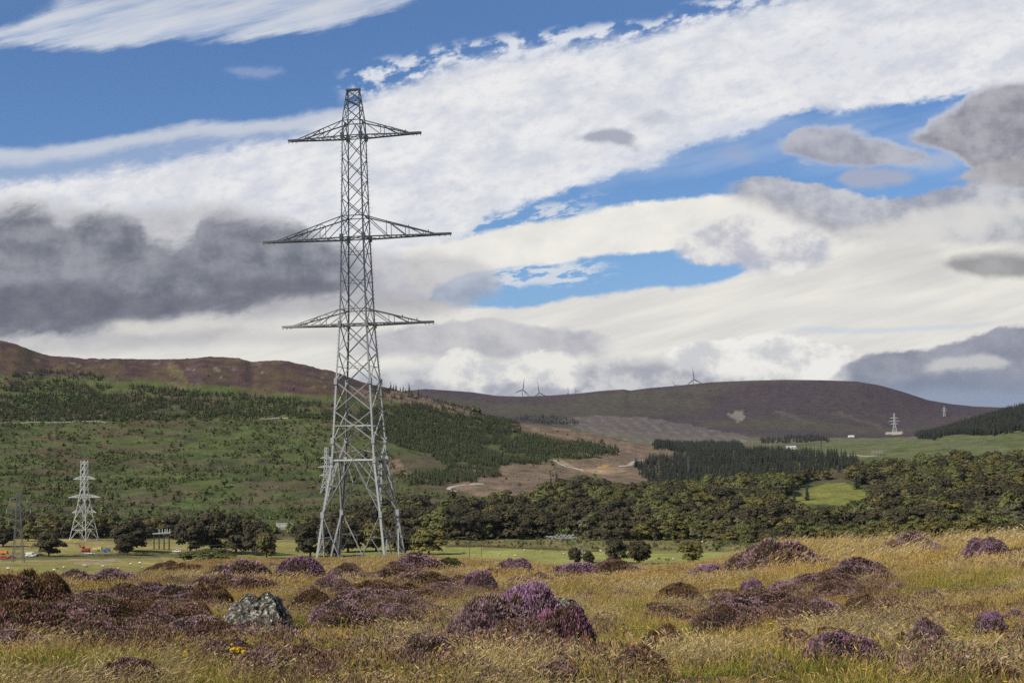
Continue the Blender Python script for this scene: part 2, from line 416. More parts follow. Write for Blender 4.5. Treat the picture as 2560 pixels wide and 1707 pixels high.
def ground_mat():
    m = bpy.data.materials.new('land_cover'); m.use_nodes = True
    nt = m.node_tree; N = nt.nodes; L = nt.links; b = N['Principled BSDF']
    b.inputs['Roughness'].default_value = .95; b.inputs['Specular IOR Level'].default_value = .15
    a = N.new('ShaderNodeAttribute'); a.attribute_name = 'tint'
    g = N.new('ShaderNodeNewGeometry'); src = a.outputs['Color']
    for sc_, lo, hi in ((.35, .72, 1.32), (.045, .75, 1.28), (3.0, .7, 1.35)):
        n = N.new('ShaderNodeTexNoise'); n.inputs['Scale'].default_value = sc_; n.inputs['Detail'].default_value = 5
        L.new(g.outputs['Position'], n.inputs['Vector'])
        mr = N.new('ShaderNodeMapRange'); mr.inputs[1].default_value = .3; mr.inputs[2].default_value = .7; mr.inputs[3].default_value = lo; mr.inputs[4].default_value = hi
        L.new(n.outputs[0], mr.inputs[0])
        mx = N.new('ShaderNodeVectorMath'); mx.operation = 'SCALE'
        L.new(src, mx.inputs[0]); L.new(mr.outputs[0], mx.inputs['Scale']); src = mx.outputs[0]
    L.new(src, b.inputs['Base Color'])
    n = N.new('ShaderNodeTexNoise'); n.inputs['Scale'].default_value = .25; n.inputs['Detail'].default_value = 9
    L.new(g.outputs['Position'], n.inputs['Vector'])
    bp = N.new('ShaderNodeBump'); bp.inputs['Strength'].default_value = .6; bp.inputs['Distance'].default_value = 1.2
    L.new(n.outputs[0], bp.inputs['Height']); L.new(bp.outputs[0], b.inputs['Normal'])
    return m
GM = ground_mat()

def sheet(name, j0, j1):
    js = np.arange(j0, j1 + 1); nj = len(js)
    V = np.stack([XG[:, js], YG[:, js], ZG[:, js]], -1).reshape(-1, 3)
    C = CG[:, js].reshape(-1, 3)
    idx = np.arange(NP_ * nj).reshape(NP_, nj)
    ii = np.arange(NP_ - 1)
    a = idx[:-1, :-1].ravel(); b = idx[1:, :-1].ravel(); c = idx[1:, 1:].ravel(); d = idx[:-1, 1:].ravel()
    Fq = np.stack([a, d, c, b], 1)
    me = fast_mesh(name, V, Fq, [GM], cols=C, smooth=True)
    o = link(name, me)
    return tag(o, kind='structure')
def jr(r): return int(np.argmin(abs(rows - r)))
# close the small hole under the viewer by drawing the first ring in
XG[:, 0] = 0; YG[:, 0] = 0; ZG[:, 0] = -1.62
tag(sheet('ground', 0, jr(170)), 'moor ground under the golden grass and heather')
tag(sheet('field', jr(170), jr(965)), 'pasture on the valley floor')
tag(sheet('hillside', jr(965), jr(2700)), 'rough hillside with young forestry and felled ground')
tag(sheet('far_hill', jr(2700), NR - 1), 'heather moor hill across the valley')
#@@END
# ------------------------------------------------------------------ sky, clouds, sun
SUN_EL = math.radians(42); SUN_AZ = math.radians(-128)     # azimuth from +Y towards +X: behind the viewer, to the left
sd = bpy.data.lights.new('sun', 'SUN'); sd.energy = 5.0; sd.angle = math.radians(.6); sd.color = (1.0, .945, .85)
so = bpy.data.objects.new('sun', sd); COL.objects.link(so)
sdir = Vector((math.cos(SUN_EL) * math.sin(SUN_AZ), math.cos(SUN_EL) * math.cos(SUN_AZ), math.sin(SUN_EL)))
so.rotation_euler = sdir.to_track_quat('Z', 'Y').to_euler()
so.location = (-60, -80, 120)

W = bpy.data.worlds.new('World'); SC.world = W; W.use_nodes = True
WN = W.node_tree.nodes; WL = W.node_tree.links
WN.clear()
def wm(op, *ins, clamp=False):
    n = WN.new('ShaderNodeMath'); n.operation = op; n.use_clamp = clamp
    for k, v in enumerate(ins):
        if isinstance(v, (int, float)): n.inputs[k].default_value = float(v)
        else: WL.new(v, n.inputs[k])
    return n.outputs[0]
def wmap(v, a, b, c=0., d=1., smooth=True):
    n = WN.new('ShaderNodeMapRange'); n.interpolation_type = 'SMOOTHSTEP' if smooth else 'LINEAR'
    WL.new(v, n.inputs[0])
    for k, q in zip((1, 2, 3, 4), (a, b, c, d)): n.inputs[k].default_value = q
    return n.outputs[0]
def wnoise(vec, scale, detail=5, rough=.55, loc=(0, 0, 0), stretch=(1, 1, 1), rot=0.0, dist=0.0, typ=None):
    if rot:
        mr_ = WN.new('ShaderNodeMapping'); mr_.inputs['Rotation'].default_value = (0, 0, rot); WL.new(vec, mr_.inputs['Vector']); vec = mr_.outputs[0]
    mp = WN.new('ShaderNodeMapping'); mp.inputs['Location'].default_value = loc
    mp.inputs['Scale'].default_value = stretch
    WL.new(vec, mp.inputs['Vector'])
    if typ == 'V':
        n = WN.new('ShaderNodeTexVoronoi'); n.feature = 'SMOOTH_F1'; n.inputs['Scale'].default_value = scale; n.inputs['Detail'].default_value = detail
        n.inputs['Roughness'].default_value = rough; n.inputs['Smoothness'].default_value = .35; n.normalize = True
        WL.new(mp.outputs[0], n.inputs['Vector']); return n.outputs['Distance']
    n = WN.new('ShaderNodeTexNoise'); n.inputs['Scale'].default_value = scale; n.inputs['Detail'].default_value = detail
    n.inputs['Roughness'].default_value = rough; n.inputs['Distortion'].default_value = dist
    WL.new(mp.outputs[0], n.inputs['Vector'])
    return n.outputs[0]
sky = WN.new('ShaderNodeTexSky'); sky.sky_type = 'NISHITA'; sky.sun_disc = False
sky.sun_elevation = SUN_EL; sky.sun_rotation = SUN_AZ % (2 * PI)
sky.altitude = 300; sky.air_density = 1.0; sky.dust_density = .6; sky.ozone_density = 1.6
SKY_STR = .10
tc = WN.new('ShaderNodeTexCoord')
sep = WN.new('ShaderNodeSeparateXYZ'); WL.new(tc.outputs['Generated'], sep.inputs[0])
yc = wm('MAXIMUM', sep.outputs[1], .12)
Uu = wm('DIVIDE', sep.outputs[0], yc)          # tangent of bearing
Vv = wm('DIVIDE', sep.outputs[2], yc)          # tangent of height
cmb = WN.new('ShaderNodeCombineXYZ'); WL.new(Uu, cmb.inputs[0]); WL.new(Vv, cmb.inputs[1])
UV = cmb.outputs[0]
def centred(n, amp): return wm('MULTIPLY', wm('SUBTRACT', n, .5), amp)
# turbulence that frays the cloud edges
n_big = centred(wnoise(UV, 9, 4, .6, stretch=(1, 1.6, 1), rot=-.25), 1.0)
n_mid = centred(wnoise(UV, 26, 5, .62, loc=(3, 1, 0), stretch=(1, 1.9, 1), rot=-.25), 1.0)
n_fin = centred(wnoise(UV, 85, 4, .65, loc=(7, 2, 0), stretch=(1, 2.0, 1), rot=-.22), 1.0)
n_str = centred(wnoise(UV, 22, 5, .6, loc=(1, 5, 0), stretch=(.35, 3.2, 1), rot=-.24), 1.0)
n_puf = centred(wnoise(UV, 34, 5, .6, loc=(2, 9, 0), stretch=(1, 1.25, 1)), 1.0)
n_bil = centred(wnoise(UV, 20, 3, .5, loc=(4, 4, 0), stretch=(1, 1.35, 1), typ='V'), 1.5)
n_bil = wm('ADD', wm('MULTIPLY', n_bil, -1), wm('ADD', wm('MULTIPLY', n_fin, .25), wm('MULTIPLY', n_mid, .35)))
NZ = {'bil': n_bil, 'big': n_big, 'mid': n_mid, 'fin': n_fin, 'str': n_str, 'puf': n_puf}
_w = WN.new('ShaderNodeTexNoise'); _w.inputs['Scale'].default_value = 13; _w.inputs['Detail'].default_value = 5; _w.inputs['Roughness'].default_value = .62
WL.new(UV, _w.inputs[0]); _s = WN.new('ShaderNodeSeparateColor'); WL.new(_w.outputs['Color'], _s.inputs[0])
Uu = wm('ADD', Uu, centred(_s.outputs[0], 110 / F)); Vv = wm('ADD', Vv, centred(_s.outputs[1], 52 / F))
UMIN, UMAX, VMIN, VMAX = -.50, .50, -.05, .40
u01 = wm('MULTIPLY', wm('SUBTRACT', Uu, UMIN), 1 / (UMAX - UMIN))
def dirs(px, py):
    d = ray(np.array(px, float), np.array(py, float))
    return d[:, 0] / d[:, 1], d[:, 2] / d[:, 1]
def curve(xs, ys):
    u, v = dirs(xs, ys)
    fc = WN.new('ShaderNodeFloatCurve'); WL.new(u01, fc.inputs['Value'])
    c = fc.mapping.curves[0]; mp = fc.mapping
    mp.use_clip = False
    uu = (u - UMIN) / (UMAX - UMIN); vv = (v - VMIN) / (VMAX - VMIN)
    k = 0
    P = [(uu[i], vv[i]) for i in range(len(uu))]
    P = [(min(0, uu[0] - .01), vv[0])] + P + [(max(1, uu[-1] + .01), vv[-1])]
    c.points[0].location = P[0]; c.points[1].location = P[-1]
    for p in P[1:-1]: c.points.new(p[0], p[1])
    mp.update()
    return wm('ADD', wm('MULTIPLY', fc.outputs[0], VMAX - VMIN), VMIN)
PXU = 1 / F
def layer(pts, st, sb, noise, op=1.0, xfade=None, nz_op=None):
    """pts: (x, top, bottom) in photo px; st/sb softness of the two edges in px; noise: {name: amplitude in px}"""
    xs = [p[0] for p in pts]
    t = curve(xs, [p[1] for p in pts]); b = curve(xs, [p[2] for p in pts])
    off = None
    for k, a in noise.items():
        q = wm('MULTIPLY', NZ[k], a * PXU * 2.2)
        off = q if off is None else wm('ADD', off, q)
    v = wm('ADD', Vv, off) if off is not None else Vv
    # the frayed edge pushes both edges outward or inward
    mt = wmap(wm('ADD', wm('SUBTRACT', t, Vv), off), -st * PXU, st * PXU)
    mb = wmap(wm('ADD', wm('SUBTRACT', Vv, b), off), -sb * PXU, sb * PXU)
    m = wm('MULTIPLY', mt, mb)
    if not xfade and (xs[0] > 0 or xs[-1] < 2540):
        xfade = ((xs[0] - 15, xs[0] + 35) if xs[0] > 0 else (-9e3, -9e3)) + ((xs[-1] - 35, xs[-1] + 15) if xs[-1] < 2540 else (9e3, 9e3))
    if xfade:
        (xa, xb, xc, xd) = xfade
        ua = [(x - 1280) / F for x in xfade]
        fu = wm('ADD', Uu, wm('MULTIPLY', NZ['mid'], 60 * PXU))
        if xb > xa: m = wm('MULTIPLY', m, wmap(fu, ua[0], ua[1]))
        if xd > xc: m = wm('MULTIPLY', m, wmap(fu, ua[2], ua[3], 1, 0))
    if nz_op:
        k, lo, hi = nz_op
        m = wm('MULTIPLY', m, wmap(NZ[k], lo, hi))
    if op != 1.0: m = wm('MULTIPLY', m, op)
    return m
def rgbn(c):
    n = WN.new('ShaderNodeRGB'); n.outputs[0].default_value = (*c, 1); return n.outputs[0]
def srgb(r, g, b):
    f = lambda c: (c / 255 / 12.92) if c / 255 <= .04045 else ((c / 255 + .055) / 1.055) ** 2.4
    return (f(r), f(g), f(b))
def mixrgb(fac, a, b):
    n = WN.new('ShaderNodeMix'); n.data_type = 'RGBA'
    WL.new(fac, n.inputs[0]) if not isinstance(fac, float) else setattr(n.inputs[0], 'default_value', fac)
    WL.new(a, n.inputs[6]); WL.new(b, n.inputs[7]); return n.outputs[2]
def tone(c0, c1, k, lo=-.22, hi=.22):
    """cloud colour that wanders between a shaded and a bright value"""
    return mixrgb(wmap(NZ[k], lo, hi), rgbn(srgb(*c0)), rgbn(srgb(*c1)))

# clear air: Nishita, deepened a little overhead as in the photograph
sc0 = WN.new('ShaderNodeVectorMath'); sc0.operation = 'SCALE'; sc0.inputs['Scale'].default_value = SKY_STR
WL.new(sky.outputs[0], sc0.inputs[0])
col = sc0.outputs[0]
col_air = col
def over(mask, c):
    global col
    col = mixrgb(mask, col, c)

# thin veil low down
blue_fix = WN.new('ShaderNodeVectorMath'); blue_fix.operation = 'MULTIPLY'; blue_fix.inputs[1].default_value = (.56, .77, 1.06)
WL.new(col, blue_fix.inputs[0]); col = blue_fix.outputs[0]
over(wmap(Vv, .22, .02, 0, .30), rgbn(srgb(150, 190, 232)))
# 1 cirrus sheet, upper left
over(layer([(-100, 85, 120), (0, 70, 108), (100, 30, 108), (200, -20, 108), (300, -60, 112), (420, -80, 106), (550, -90, 100), (650, -90, 92), (750, -90, 78), (850, -80, 55), (930, -60, 28), (1000, -50, 5), (1080, -60, -40), (1300, -120, -110)],
           22, 15, {'str': 34, 'mid': 16, 'fin': 7}, .92, nz_op=('str', -.42, .02)), tone((175, 190, 215), (222, 224, 228), 'str'))
over(layer([(500, 150, 160), (600, 175, 190), (640, 172, 195), (700, 170, 190), (760, 185, 190)], 10, 10, {'mid': 16, 'fin': 9}, .30, (560, 600, 690, 720)), rgbn(srgb(190, 200, 220)))
# 2 long thin streak that joins the main band
over(layer([(-200, 375, 415), (0, 372, 410), (100, 365, 400), (200, 352, 392), (300, 340, 380), (400, 328, 366), (500, 314, 352), (600, 302, 338), (700, 290, 325), (800, 276, 330), (900, 265, 340), (1000, 250, 360), (1080, 240, 360)],
           12, 16, {'str': 12, 'fin': 7, 'mid': 5}, .86), rgbn(srgb(205, 210, 220)))
over(layer([(-200, 400, 480), (0, 398, 470), (200, 380, 450), (400, 360, 410), (600, 335, 370), (760, 320, 350)], 14, 14, {'str': 20}, .36), rgbn(srgb(200, 208, 222)))
# 3 main band
M3T = [(-200, 470), (0, 462), (120, 452), (240, 436), (360, 412), (480, 388), (600, 366), (700, 345), (790, 318), (860, 285), (920, 256), (980, 228), (1050, 192), (1120, 168), (1200, 150), (1300, 136), (1400, 124), (1500, 112), (1600, 94), (1700, 70), (1780, 42), (1860, 18), (1950, -4), (2050, -10), (2200, -50), (2600, -90)]
M3B = [(-200, 900), (0, 900), (700, 900), (1000, 860), (1080, 720), (1140, 610), (1200, 560), (1260, 528), (1340, 495), (1440, 460), (1520, 440), (1606, 419), (1715, 372), (1824, 346), (1906, 312), (1987, 276), (2096, 275), (2205, 266), (2314, 258), (2395, 240), (2480, 228), (2600, 215)]
allx = sorted(set([p[0] for p in M3T] + [p[0] for p in M3B]))
M3 = [(x, float(np.interp(x, *zip(*M3T))), float(np.interp(x, *zip(*M3B)))) for x in allx if x % 1 == 0]
M3 = M3[::2] + ([M3[-1]] if len(M3) % 2 == 0 else [])
m3 = layer(M3, 26, 14, {'mid': 22, 'fin': 20, 'str': 8}, 1.0)
over(m3, tone((208, 212, 222), (236, 236, 237), 'mid', -.2, .14))
over(wm('MULTIPLY', m3, wmap(wnoise(UV, 95, 4, .6, loc=(1, 1, 0), stretch=(1, 1.7, 1), rot=-.3), .50, .66, 0, .30)), rgbn(srgb(194, 202, 220)))
over(wm('MULTIPLY', m3, wmap(NZ['str'], .02, .22, 0, .35)), rgbn(srgb(202, 208, 220)))
over(wm('MULTIPLY', m3, wmap(NZ['puf'], .06, .24, 0, .55)), rgbn(srgb(240, 240, 240)))
over(wm('MULTIPLY', m3, wmap(NZ['big'], .03, .20, 0, .45)), rgbn(srgb(196, 202, 216)))
# 3b dappled fringe along the top of the band
fr = layer([(880, 180, 250), (960, 150, 235), (1050, 132, 210), (1150, 118, 180), (1260, 100, 165), (1380, 84, 150), (1500, 66, 135), (1620, 48, 115), (1740, 12, 85), (1860, -25, 55), (1980, -60, 30), (2100, -110, -10)],
           18, 25, {'mid': 16}, .95, (840, 930, 2300, 2400))
dap = wmap(wnoise(UV, 62, 3, .55, loc=(5, 3, 0), stretch=(1, 1.7, 1), rot=-.3), .43, .60)
over(wm('MULTIPLY', fr, dap), rgbn(srgb(222, 226, 234)))
hole = layer([(1900, 100, 200), (2000, 90, 205), (2150, 95, 200), (2350, 100, 180)], 30, 30, {'mid': 20, 'fin': 10}, .35, (1850, 1960, 2280, 2420), nz_op=('mid', -.05, .2))
over(hole, rgbn(srgb(165, 185, 220)))
# ragged ripples between the two bands
rp = layer([(1120, 560, 600), (1200, 535, 590), (1300, 520, 570), (1400, 500, 555), (1500, 480, 540)], 14, 16, {'mid': 10}, .85, (1100, 1180, 1400, 1560))
over(wm('MULTIPLY', rp, wmap(wnoise(UV, 60, 4, .6, stretch=(.8, 2.6, 1), rot=-.25), .44, .58)), rgbn(srgb(218, 222, 228)))
# 4 second bright band
b4 = layer([(1000, 620, 735), (1090, 612, 715), (1180, 590, 680), (1280, 566, 668), (1389, 546, 658), (1470, 532, 642), (1552, 513, 634), (1634, 499, 625), (1700, 492, 616), (1770, 487, 612), (1862, 485, 640), (1930, 500, 660), (2000, 530, 665), (2100, 560, 660), (2300, 560, 700), (2600, 560, 720)],
           8, 7, {'fin': 7, 'mid': 9}, 1.0)
over(b4, tone((228, 227, 222), (243, 240, 232), 'mid'))
over(wm('MULTIPLY', b4, wmap(NZ['puf'], .05, .25, 0, .35)), rgbn(srgb(214, 216, 220)))
# 5 broad low sheet down to the hills
b5 = layer([(-200, 780, 1300), (300, 760, 1300), (900, 735, 1300), (1060, 752, 1300), (1150, 765, 1300), (1280, 770, 1300), (1380, 757, 1300), (1450, 742, 1300), (1550, 728, 1300), (1650, 722, 1300), (1740, 712, 1300), (1830, 696, 1300), (1900, 680, 1300), (1980, 664, 1300), (2060, 640, 1300), (2120, 600, 1300), (2200, 570, 1300), (2600, 560, 1300)],
           8, 5, {'fin': 7, 'mid': 11}, 1.0)
over(b5, tone((218, 216, 212), (238, 235, 226), 'str'))
over(layer([(1600, 835, 850), (1800, 825, 845), (2000, 820, 838), (2200, 822, 835), (2400, 812, 824), (2560, 805, 815)], 6, 6, {'str': 8}, .55, (1900, 2050, 2430, 2520)), rgbn(srgb(196, 210, 226)))
over(layer([(1700, 790, 815), (1900, 775, 805), (2100, 770, 800), (2400, 765, 800)], 20, 20, {'str': 22}, .5, (1750, 1950, 2200, 2450)), rgbn(srgb(214, 214, 214)))
# shredded edge of the blue lake
over(wm('MULTIPLY', layer([(1280, 668, 715), (1380, 655, 712), (1460, 650, 700), (1560, 655, 690)], 8, 10, {'mid': 14, 'fin': 8}, .9, (1180, 1260, 1440, 1560)), wmap(wnoise(UV, 70, 4, .6, stretch=(.9, 2.4, 1), rot=-.1), .43, .55)), rgbn(srgb(214, 220, 228)))
# puff over the right end of the second band
pf = layer([(1690, 610, 622), (1740, 590, 640), (1790, 560, 650), (1850, 545, 662), (1900, 556, 672), (1960, 560, 668), (2020, 580, 660), (2090, 610, 640)], 9, 10, {'bil': 16, 'puf': 18, 'fin': 9}, .95)
over(pf, tone((186, 188, 200), (236, 234, 230), 'puf', -.14, .14))
# 6 greys on the right
gC = layer([(1800, 470, 478), (1870, 458, 492), (1930, 455, 520), (2000, 474, 556), (2060, 482, 585), (2120, 498, 596), (2200, 508, 590), (2280, 497, 580), (2350, 478, 585), (2430, 462, 592), (2600, 452, 590)], 8, 24, {'bil': 16, 'puf': 12, 'fin': 9, 'mid': 10}, .93, (1800, 1880, 9e3, 9e3))
over(gC, tone((156, 159, 171), (206, 206, 209), 'puf', -.2, .2))
over(layer([(2150, 560, 600), (2250, 545, 610), (2350, 505, 590), (2450, 500, 560), (2600, 500, 545)], 25, 25, {'puf': 24}, .75, (2100, 2200, 9e3, 9e3)), rgbn(srgb(222, 220, 216)))
over(layer([(2360, 650, 660), (2420, 630, 680), (2480, 625, 692), (2600, 628, 695)], 18, 14, {'puf': 18, 'mid': 8}, .9, (2330, 2420, 9e3, 9e3)), tone((140, 139, 142), (166, 164, 166), 'puf'))
over(layer([(2150, 640, 690), (2250, 600, 700), (2350, 620, 710), (2450, 700, 720)], 30, 30, {'puf': 22}, .40, (2100, 2200, 2350, 2450)), rgbn(srgb(196, 194, 196)))
over(layer([(1450, 430, 470), (1600, 380, 440), (1750, 330, 420), (1900, 300, 420), (2100, 285, 430), (2300, 280, 430), (2450, 260, 420)], 30, 30, {'str': 26, 'mid': 16}, .42, nz_op=('str', -.3, .15)), rgbn(srgb(176, 194, 222)))
over(layer([(2230, 392, 404), (2300, 388, 412), (2370, 380, 410), (2420, 372, 400)], 12, 12, {'mid': 14, 'fin': 12}, .6), rgbn(srgb(176, 184, 204)))
over(layer([(1955, 358, 378), (1985, 334, 390), (2020, 321, 401), (2060, 313, 409), (2110, 326, 414), (2170, 341, 419), (2230, 362, 415), (2290, 380, 409), (2345, 392, 403)], 10, 12, {'bil': 10, 'puf': 16, 'mid': 12, 'fin': 12}, .6), rgbn(srgb(206, 208, 216)))
gA = layer([(1960, 366, 374), (1985, 343, 385), (2020, 330, 396), (2060, 322, 404), (2110, 336, 409), (2170, 350, 414), (2230, 370, 410), (2290, 386, 404), (2345, 396, 400)], 10, 12, {'bil': 10, 'puf': 16, 'mid': 12, 'fin': 12}, .93)
over(gA, tone((148, 151, 166), (184, 185, 195), 'puf', -.16, .16))
over(layer([(2090, 450, 456), (2130, 425, 468), (2180, 422, 474), (2250, 440, 462), (2300, 448, 455)], 12, 12, {'puf': 12, 'fin': 7}, .8), rgbn(srgb(172, 175, 190)))
over(layer([(2285, 340, 356), (2340, 308, 368), (2390, 280, 382), (2440, 238, 416), (2490, 226, 446), (2600, 214, 462)], 9, 10, {'bil': 18, 'puf': 10, 'fin': 8}, .8), rgbn(srgb(204, 204, 210)))
gB = layer([(2290, 348, 352), (2340, 320, 362), (2390, 292, 376), (2440, 250, 410), (2490, 238, 440), (2600, 225, 456)], 10, 11, {'bil': 18, 'puf': 10, 'fin': 8}, .96)
over(gB, tone((134, 135, 144), (176, 176, 184), 'puf', -.18, .18))
over(layer([(2380, 440, 448), (2430, 412, 455), (2500, 402, 456), (2600, 398, 455)], 8, 10, {'puf': 12, 'fin': 6}, .9), tone((165, 163, 168), (190, 188, 190), 'puf'))
over(layer([(1780, 390, 396), (1830, 366, 404), (1880, 362, 408), (1900, 385, 395)], 16, 16, {'puf': 12}, .42), rgbn(srgb(160, 172, 200)))
# small shreds inside the main band
over(layer([(1440, 338, 342), (1470, 325, 348), (1520, 318, 352), (1570, 322, 362), (1605, 345, 372), (1615, 360, 364)], 9, 9, {'puf': 9, 'fin': 6}, .85), rgbn(srgb(158, 162, 178)))
over(layer([(1590, 290, 296), (1630, 276, 304), (1670, 270, 300), (1695, 288, 298)], 12, 12, {'puf': 10, 'fin': 6}, .5), rgbn(srgb(180, 184, 198)))
# 8 big dark bank on the left
d8s = layer([(-200, 505, 850), (0, 505, 855), (300, 530, 850), (560, 520, 820), (700, 560, 790), (820, 620, 770), (940, 640, 780), (1060, 650, 775), (1150, 665, 760), (1260, 690, 720)], 26, 26, {'bil': 20, 'puf': 24, 'mid': 20}, .75)
over(d8s, tone((160, 160, 170), (200, 199, 202), 'puf'))
d8 = layer([(-200, 535, 832), (0, 536, 832), (70, 526, 838), (128, 530, 838), (150, 556, 836), (180, 572, 834), (205, 556, 832), (240, 540, 826), (290, 545, 808), (340, 566, 798), (365, 600, 792), (400, 618, 790), (450, 616, 786), (485, 600, 784), (505, 560, 782), (540, 540, 778), (590, 548, 774), (660, 560, 762), (720, 572, 744), (800, 606, 738), (870, 625, 732), (930, 645, 712), (990, 665, 690)], 26, 20, {'bil': 8, 'puf': 26, 'mid': 22, 'fin': 20}, .93, (-9e3, -9e3, 800, 980))
over(d8, tone((98, 103, 116), (146, 149, 158), 'puf', -.2, .2))
over(wm('MULTIPLY', d8, wmap(NZ['mid'], .0, .22, 0, .45)), rgbn(srgb(92, 97, 111)))
over(wm('MULTIPLY', d8, wmap(NZ['str'], .05, .25, 0, .40)), rgbn(srgb(150, 151, 160)))
over(layer([(-200, 700, 800), (0, 705, 812), (200, 712, 812), (400, 735, 788), (560, 738, 770), (700, 745, 765)], 22, 16, {'str': 22, 'mid': 12}, .6, (-9e3, -9e3, 500, 800)), rgbn(srgb(96, 97, 111)))
over(layer([(520, 715, 730), (640, 702, 735), (760, 700, 738), (860, 705, 735)], 12, 10, {'str': 10}, .7, (480, 600, 820, 900)), rgbn(srgb(104, 104, 118)))
over(layer([(-200, 635, 660), (0, 628, 655), (150, 632, 668), (400, 660, 690), (700, 660, 690)], 24, 24, {'str': 22}, .25, (-9e3, -9e3, 500, 700)), rgbn(srgb(165, 165, 172)))
over(layer([(620, 760, 790), (760, 745, 790), (900, 735, 785), (1000, 745, 780)], 20, 20, {'str': 18, 'mid': 10}, .45, (600, 700, 930, 1060)), rgbn(srgb(168, 167, 174)))
# 9 streaks under it
over(layer([(-200, 850, 890), (0, 852, 890), (200, 846, 884), (400, 832, 868), (700, 830, 860), (1000, 810, 850)], 22, 18, {'str': 24}, .42, (-9e3, -9e3, 800, 1050)), rgbn(srgb(172, 172, 178)))
over(layer([(250, 800, 825), (350, 795, 832), (500, 797, 830), (620, 805, 822)], 14, 14, {'str': 16}, .6, (230, 300, 560, 680)), rgbn(srgb(226, 224, 214)))
# 10 lower middle
over(layer([(880, 850, 885), (1000, 830, 886), (1100, 822, 885), (1200, 815, 888), (1300, 824, 884), (1420, 832, 888), (1510, 850, 884), (1560, 868, 876)], 8, 14, {'bil': 16, 'puf': 16, 'fin': 7}, .85, (800, 960, 1480, 1560)), tone((168, 169, 180), (204, 203, 206), 'puf'))
over(layer([(880, 925, 1100), (1000, 925, 1100), (1140, 920, 1100), (1250, 935, 1100), (1400, 930, 1100), (1520, 900, 1100), (1700, 905, 1100), (1850, 912, 1100), (1980, 925, 1100)], 18, 10, {'puf': 26, 'mid': 12}, .8), tone((146, 151, 168), (206, 207, 210), 'puf', -.12, .12))
over(layer([(1080, 935, 940), (1130, 895, 958), (1180, 890, 965), (1230, 905, 955), (1300, 905, 945), (1380, 892, 955), (1430, 905, 962), (1470, 930, 940)], 9, 12, {'bil': 16, 'puf': 16, 'fin': 7}, .85), tone((206, 207, 210), (240, 238, 230), 'puf', -.1, .06))
over(layer([(1640, 895, 902), (1740, 872, 925), (1830, 862, 935), (1900, 852, 938), (1960, 850, 942), (2030, 862, 945), (2110, 885, 950), (2170, 905, 945), (2220, 930, 940)], 7, 18, {'bil': 18, 'puf': 14, 'fin': 8}, .92), tone((206, 207, 210), (245, 243, 237), 'puf', -.16, .06))
# 11 blue-grey bank low on the right
over(layer([(2060, 960, 1200), (2130, 915, 1200), (2190, 894, 1200), (2260, 886, 1200), (2330, 886, 1200), (2390, 868, 1200), (2440, 850, 1200), (2490, 832, 1200), (2540, 826, 1200), (2620, 825, 1200)], 7, 10, {'bil': 14, 'puf': 10, 'fin': 7}, .95, (2040, 2150, 9e3, 9e3)), tone((126, 132, 150), (160, 163, 176), 'puf'))
over(layer([(2300, 918, 924), (2350, 903, 930), (2420, 900, 930), (2480, 892, 928), (2530, 900, 915)], 9, 10, {'puf': 12, 'fin': 6}, .8), rgbn(srgb(206, 205, 204)))
over(layer([(2060, 985, 1200), (2160, 955, 1200), (2300, 938, 1200), (2600, 940, 1200)], 18, 10, {'str': 14}, .6, (2100, 2220, 9e3, 9e3)), rgbn(srgb(120, 132, 156)))
over(layer([(2150, 990, 1200), (2300, 975, 1200), (2600, 980, 1200)], 16, 10, {'str': 8}, .7, (2100, 2220, 9e3, 9e3)), rgbn(srgb(146, 160, 184)))
# fade this weather into plain broken cloud away from the view ahead
n3d = wnoise(tc.outputs['Generated'], 2.6, 6, .6)
back = mixrgb(wmap(n3d, .60, .80, 0, .6), col_air, rgbn((.38, .40, .44)))
ahead = wmap(sep.outputs[1], .35, .75)
up_ = wmap(Vv, .42, .30)
fin = mixrgb(wm('MULTIPLY', ahead, up_), back, col)
bg = WN.new('ShaderNodeBackground'); bg.inputs['Strength'].default_value = 1.0
WL.new(fin, bg.inputs[0])
wo = WN.new('ShaderNodeOutputWorld'); WL.new(bg.outputs[0], wo.inputs[0])
W.cycles.sampling_method = 'MANUAL'; W.cycles.sample_map_resolution = 512

SC.view_settings.view_transform = 'Standard'; SC.view_settings.look = 'None'
SC.view_settings.exposure = 0; SC.view_settings.gamma = 1
#@@TEST_SKY
SC.render.engine = 'CYCLES'
SC.cycles.max_bounces = 5; SC.cycles.diffuse_bounces = 2; SC.cycles.glossy_bounces = 2
SC.cycles.transmission_bounces = 2; SC.cycles.volume_bounces = 0; SC.cycles.transparent_max_bounces = 4
SC.cycles.use_denoising = False
# ------------------------------------------------------------------ vegetation meshes
def quads(C, Nn, Up, w, h):
    """leaf-sized rectangles: centres C, facing Nn, long axis Up"""
    S = np.cross(Nn, Up); S /= np.linalg.norm(S, axis=1, keepdims=True) + 1e-9
    U2 = np.cross(S, Nn)
    w = np.asarray(w).reshape(-1, 1) / 2; h = np.asarray(h).reshape(-1, 1) / 2
    V = np.stack([C - S * w - U2 * h * .8, C + S * w * .8 - U2 * h, C + S * w + U2 * h * .8, C - S * w * .8 + U2 * h], 1)
    return V.reshape(-1, 3)
def rdir(n, r):
    v = r.normal(size=(n, 3)); return v / np.linalg.norm(v, axis=1, keepdims=True)

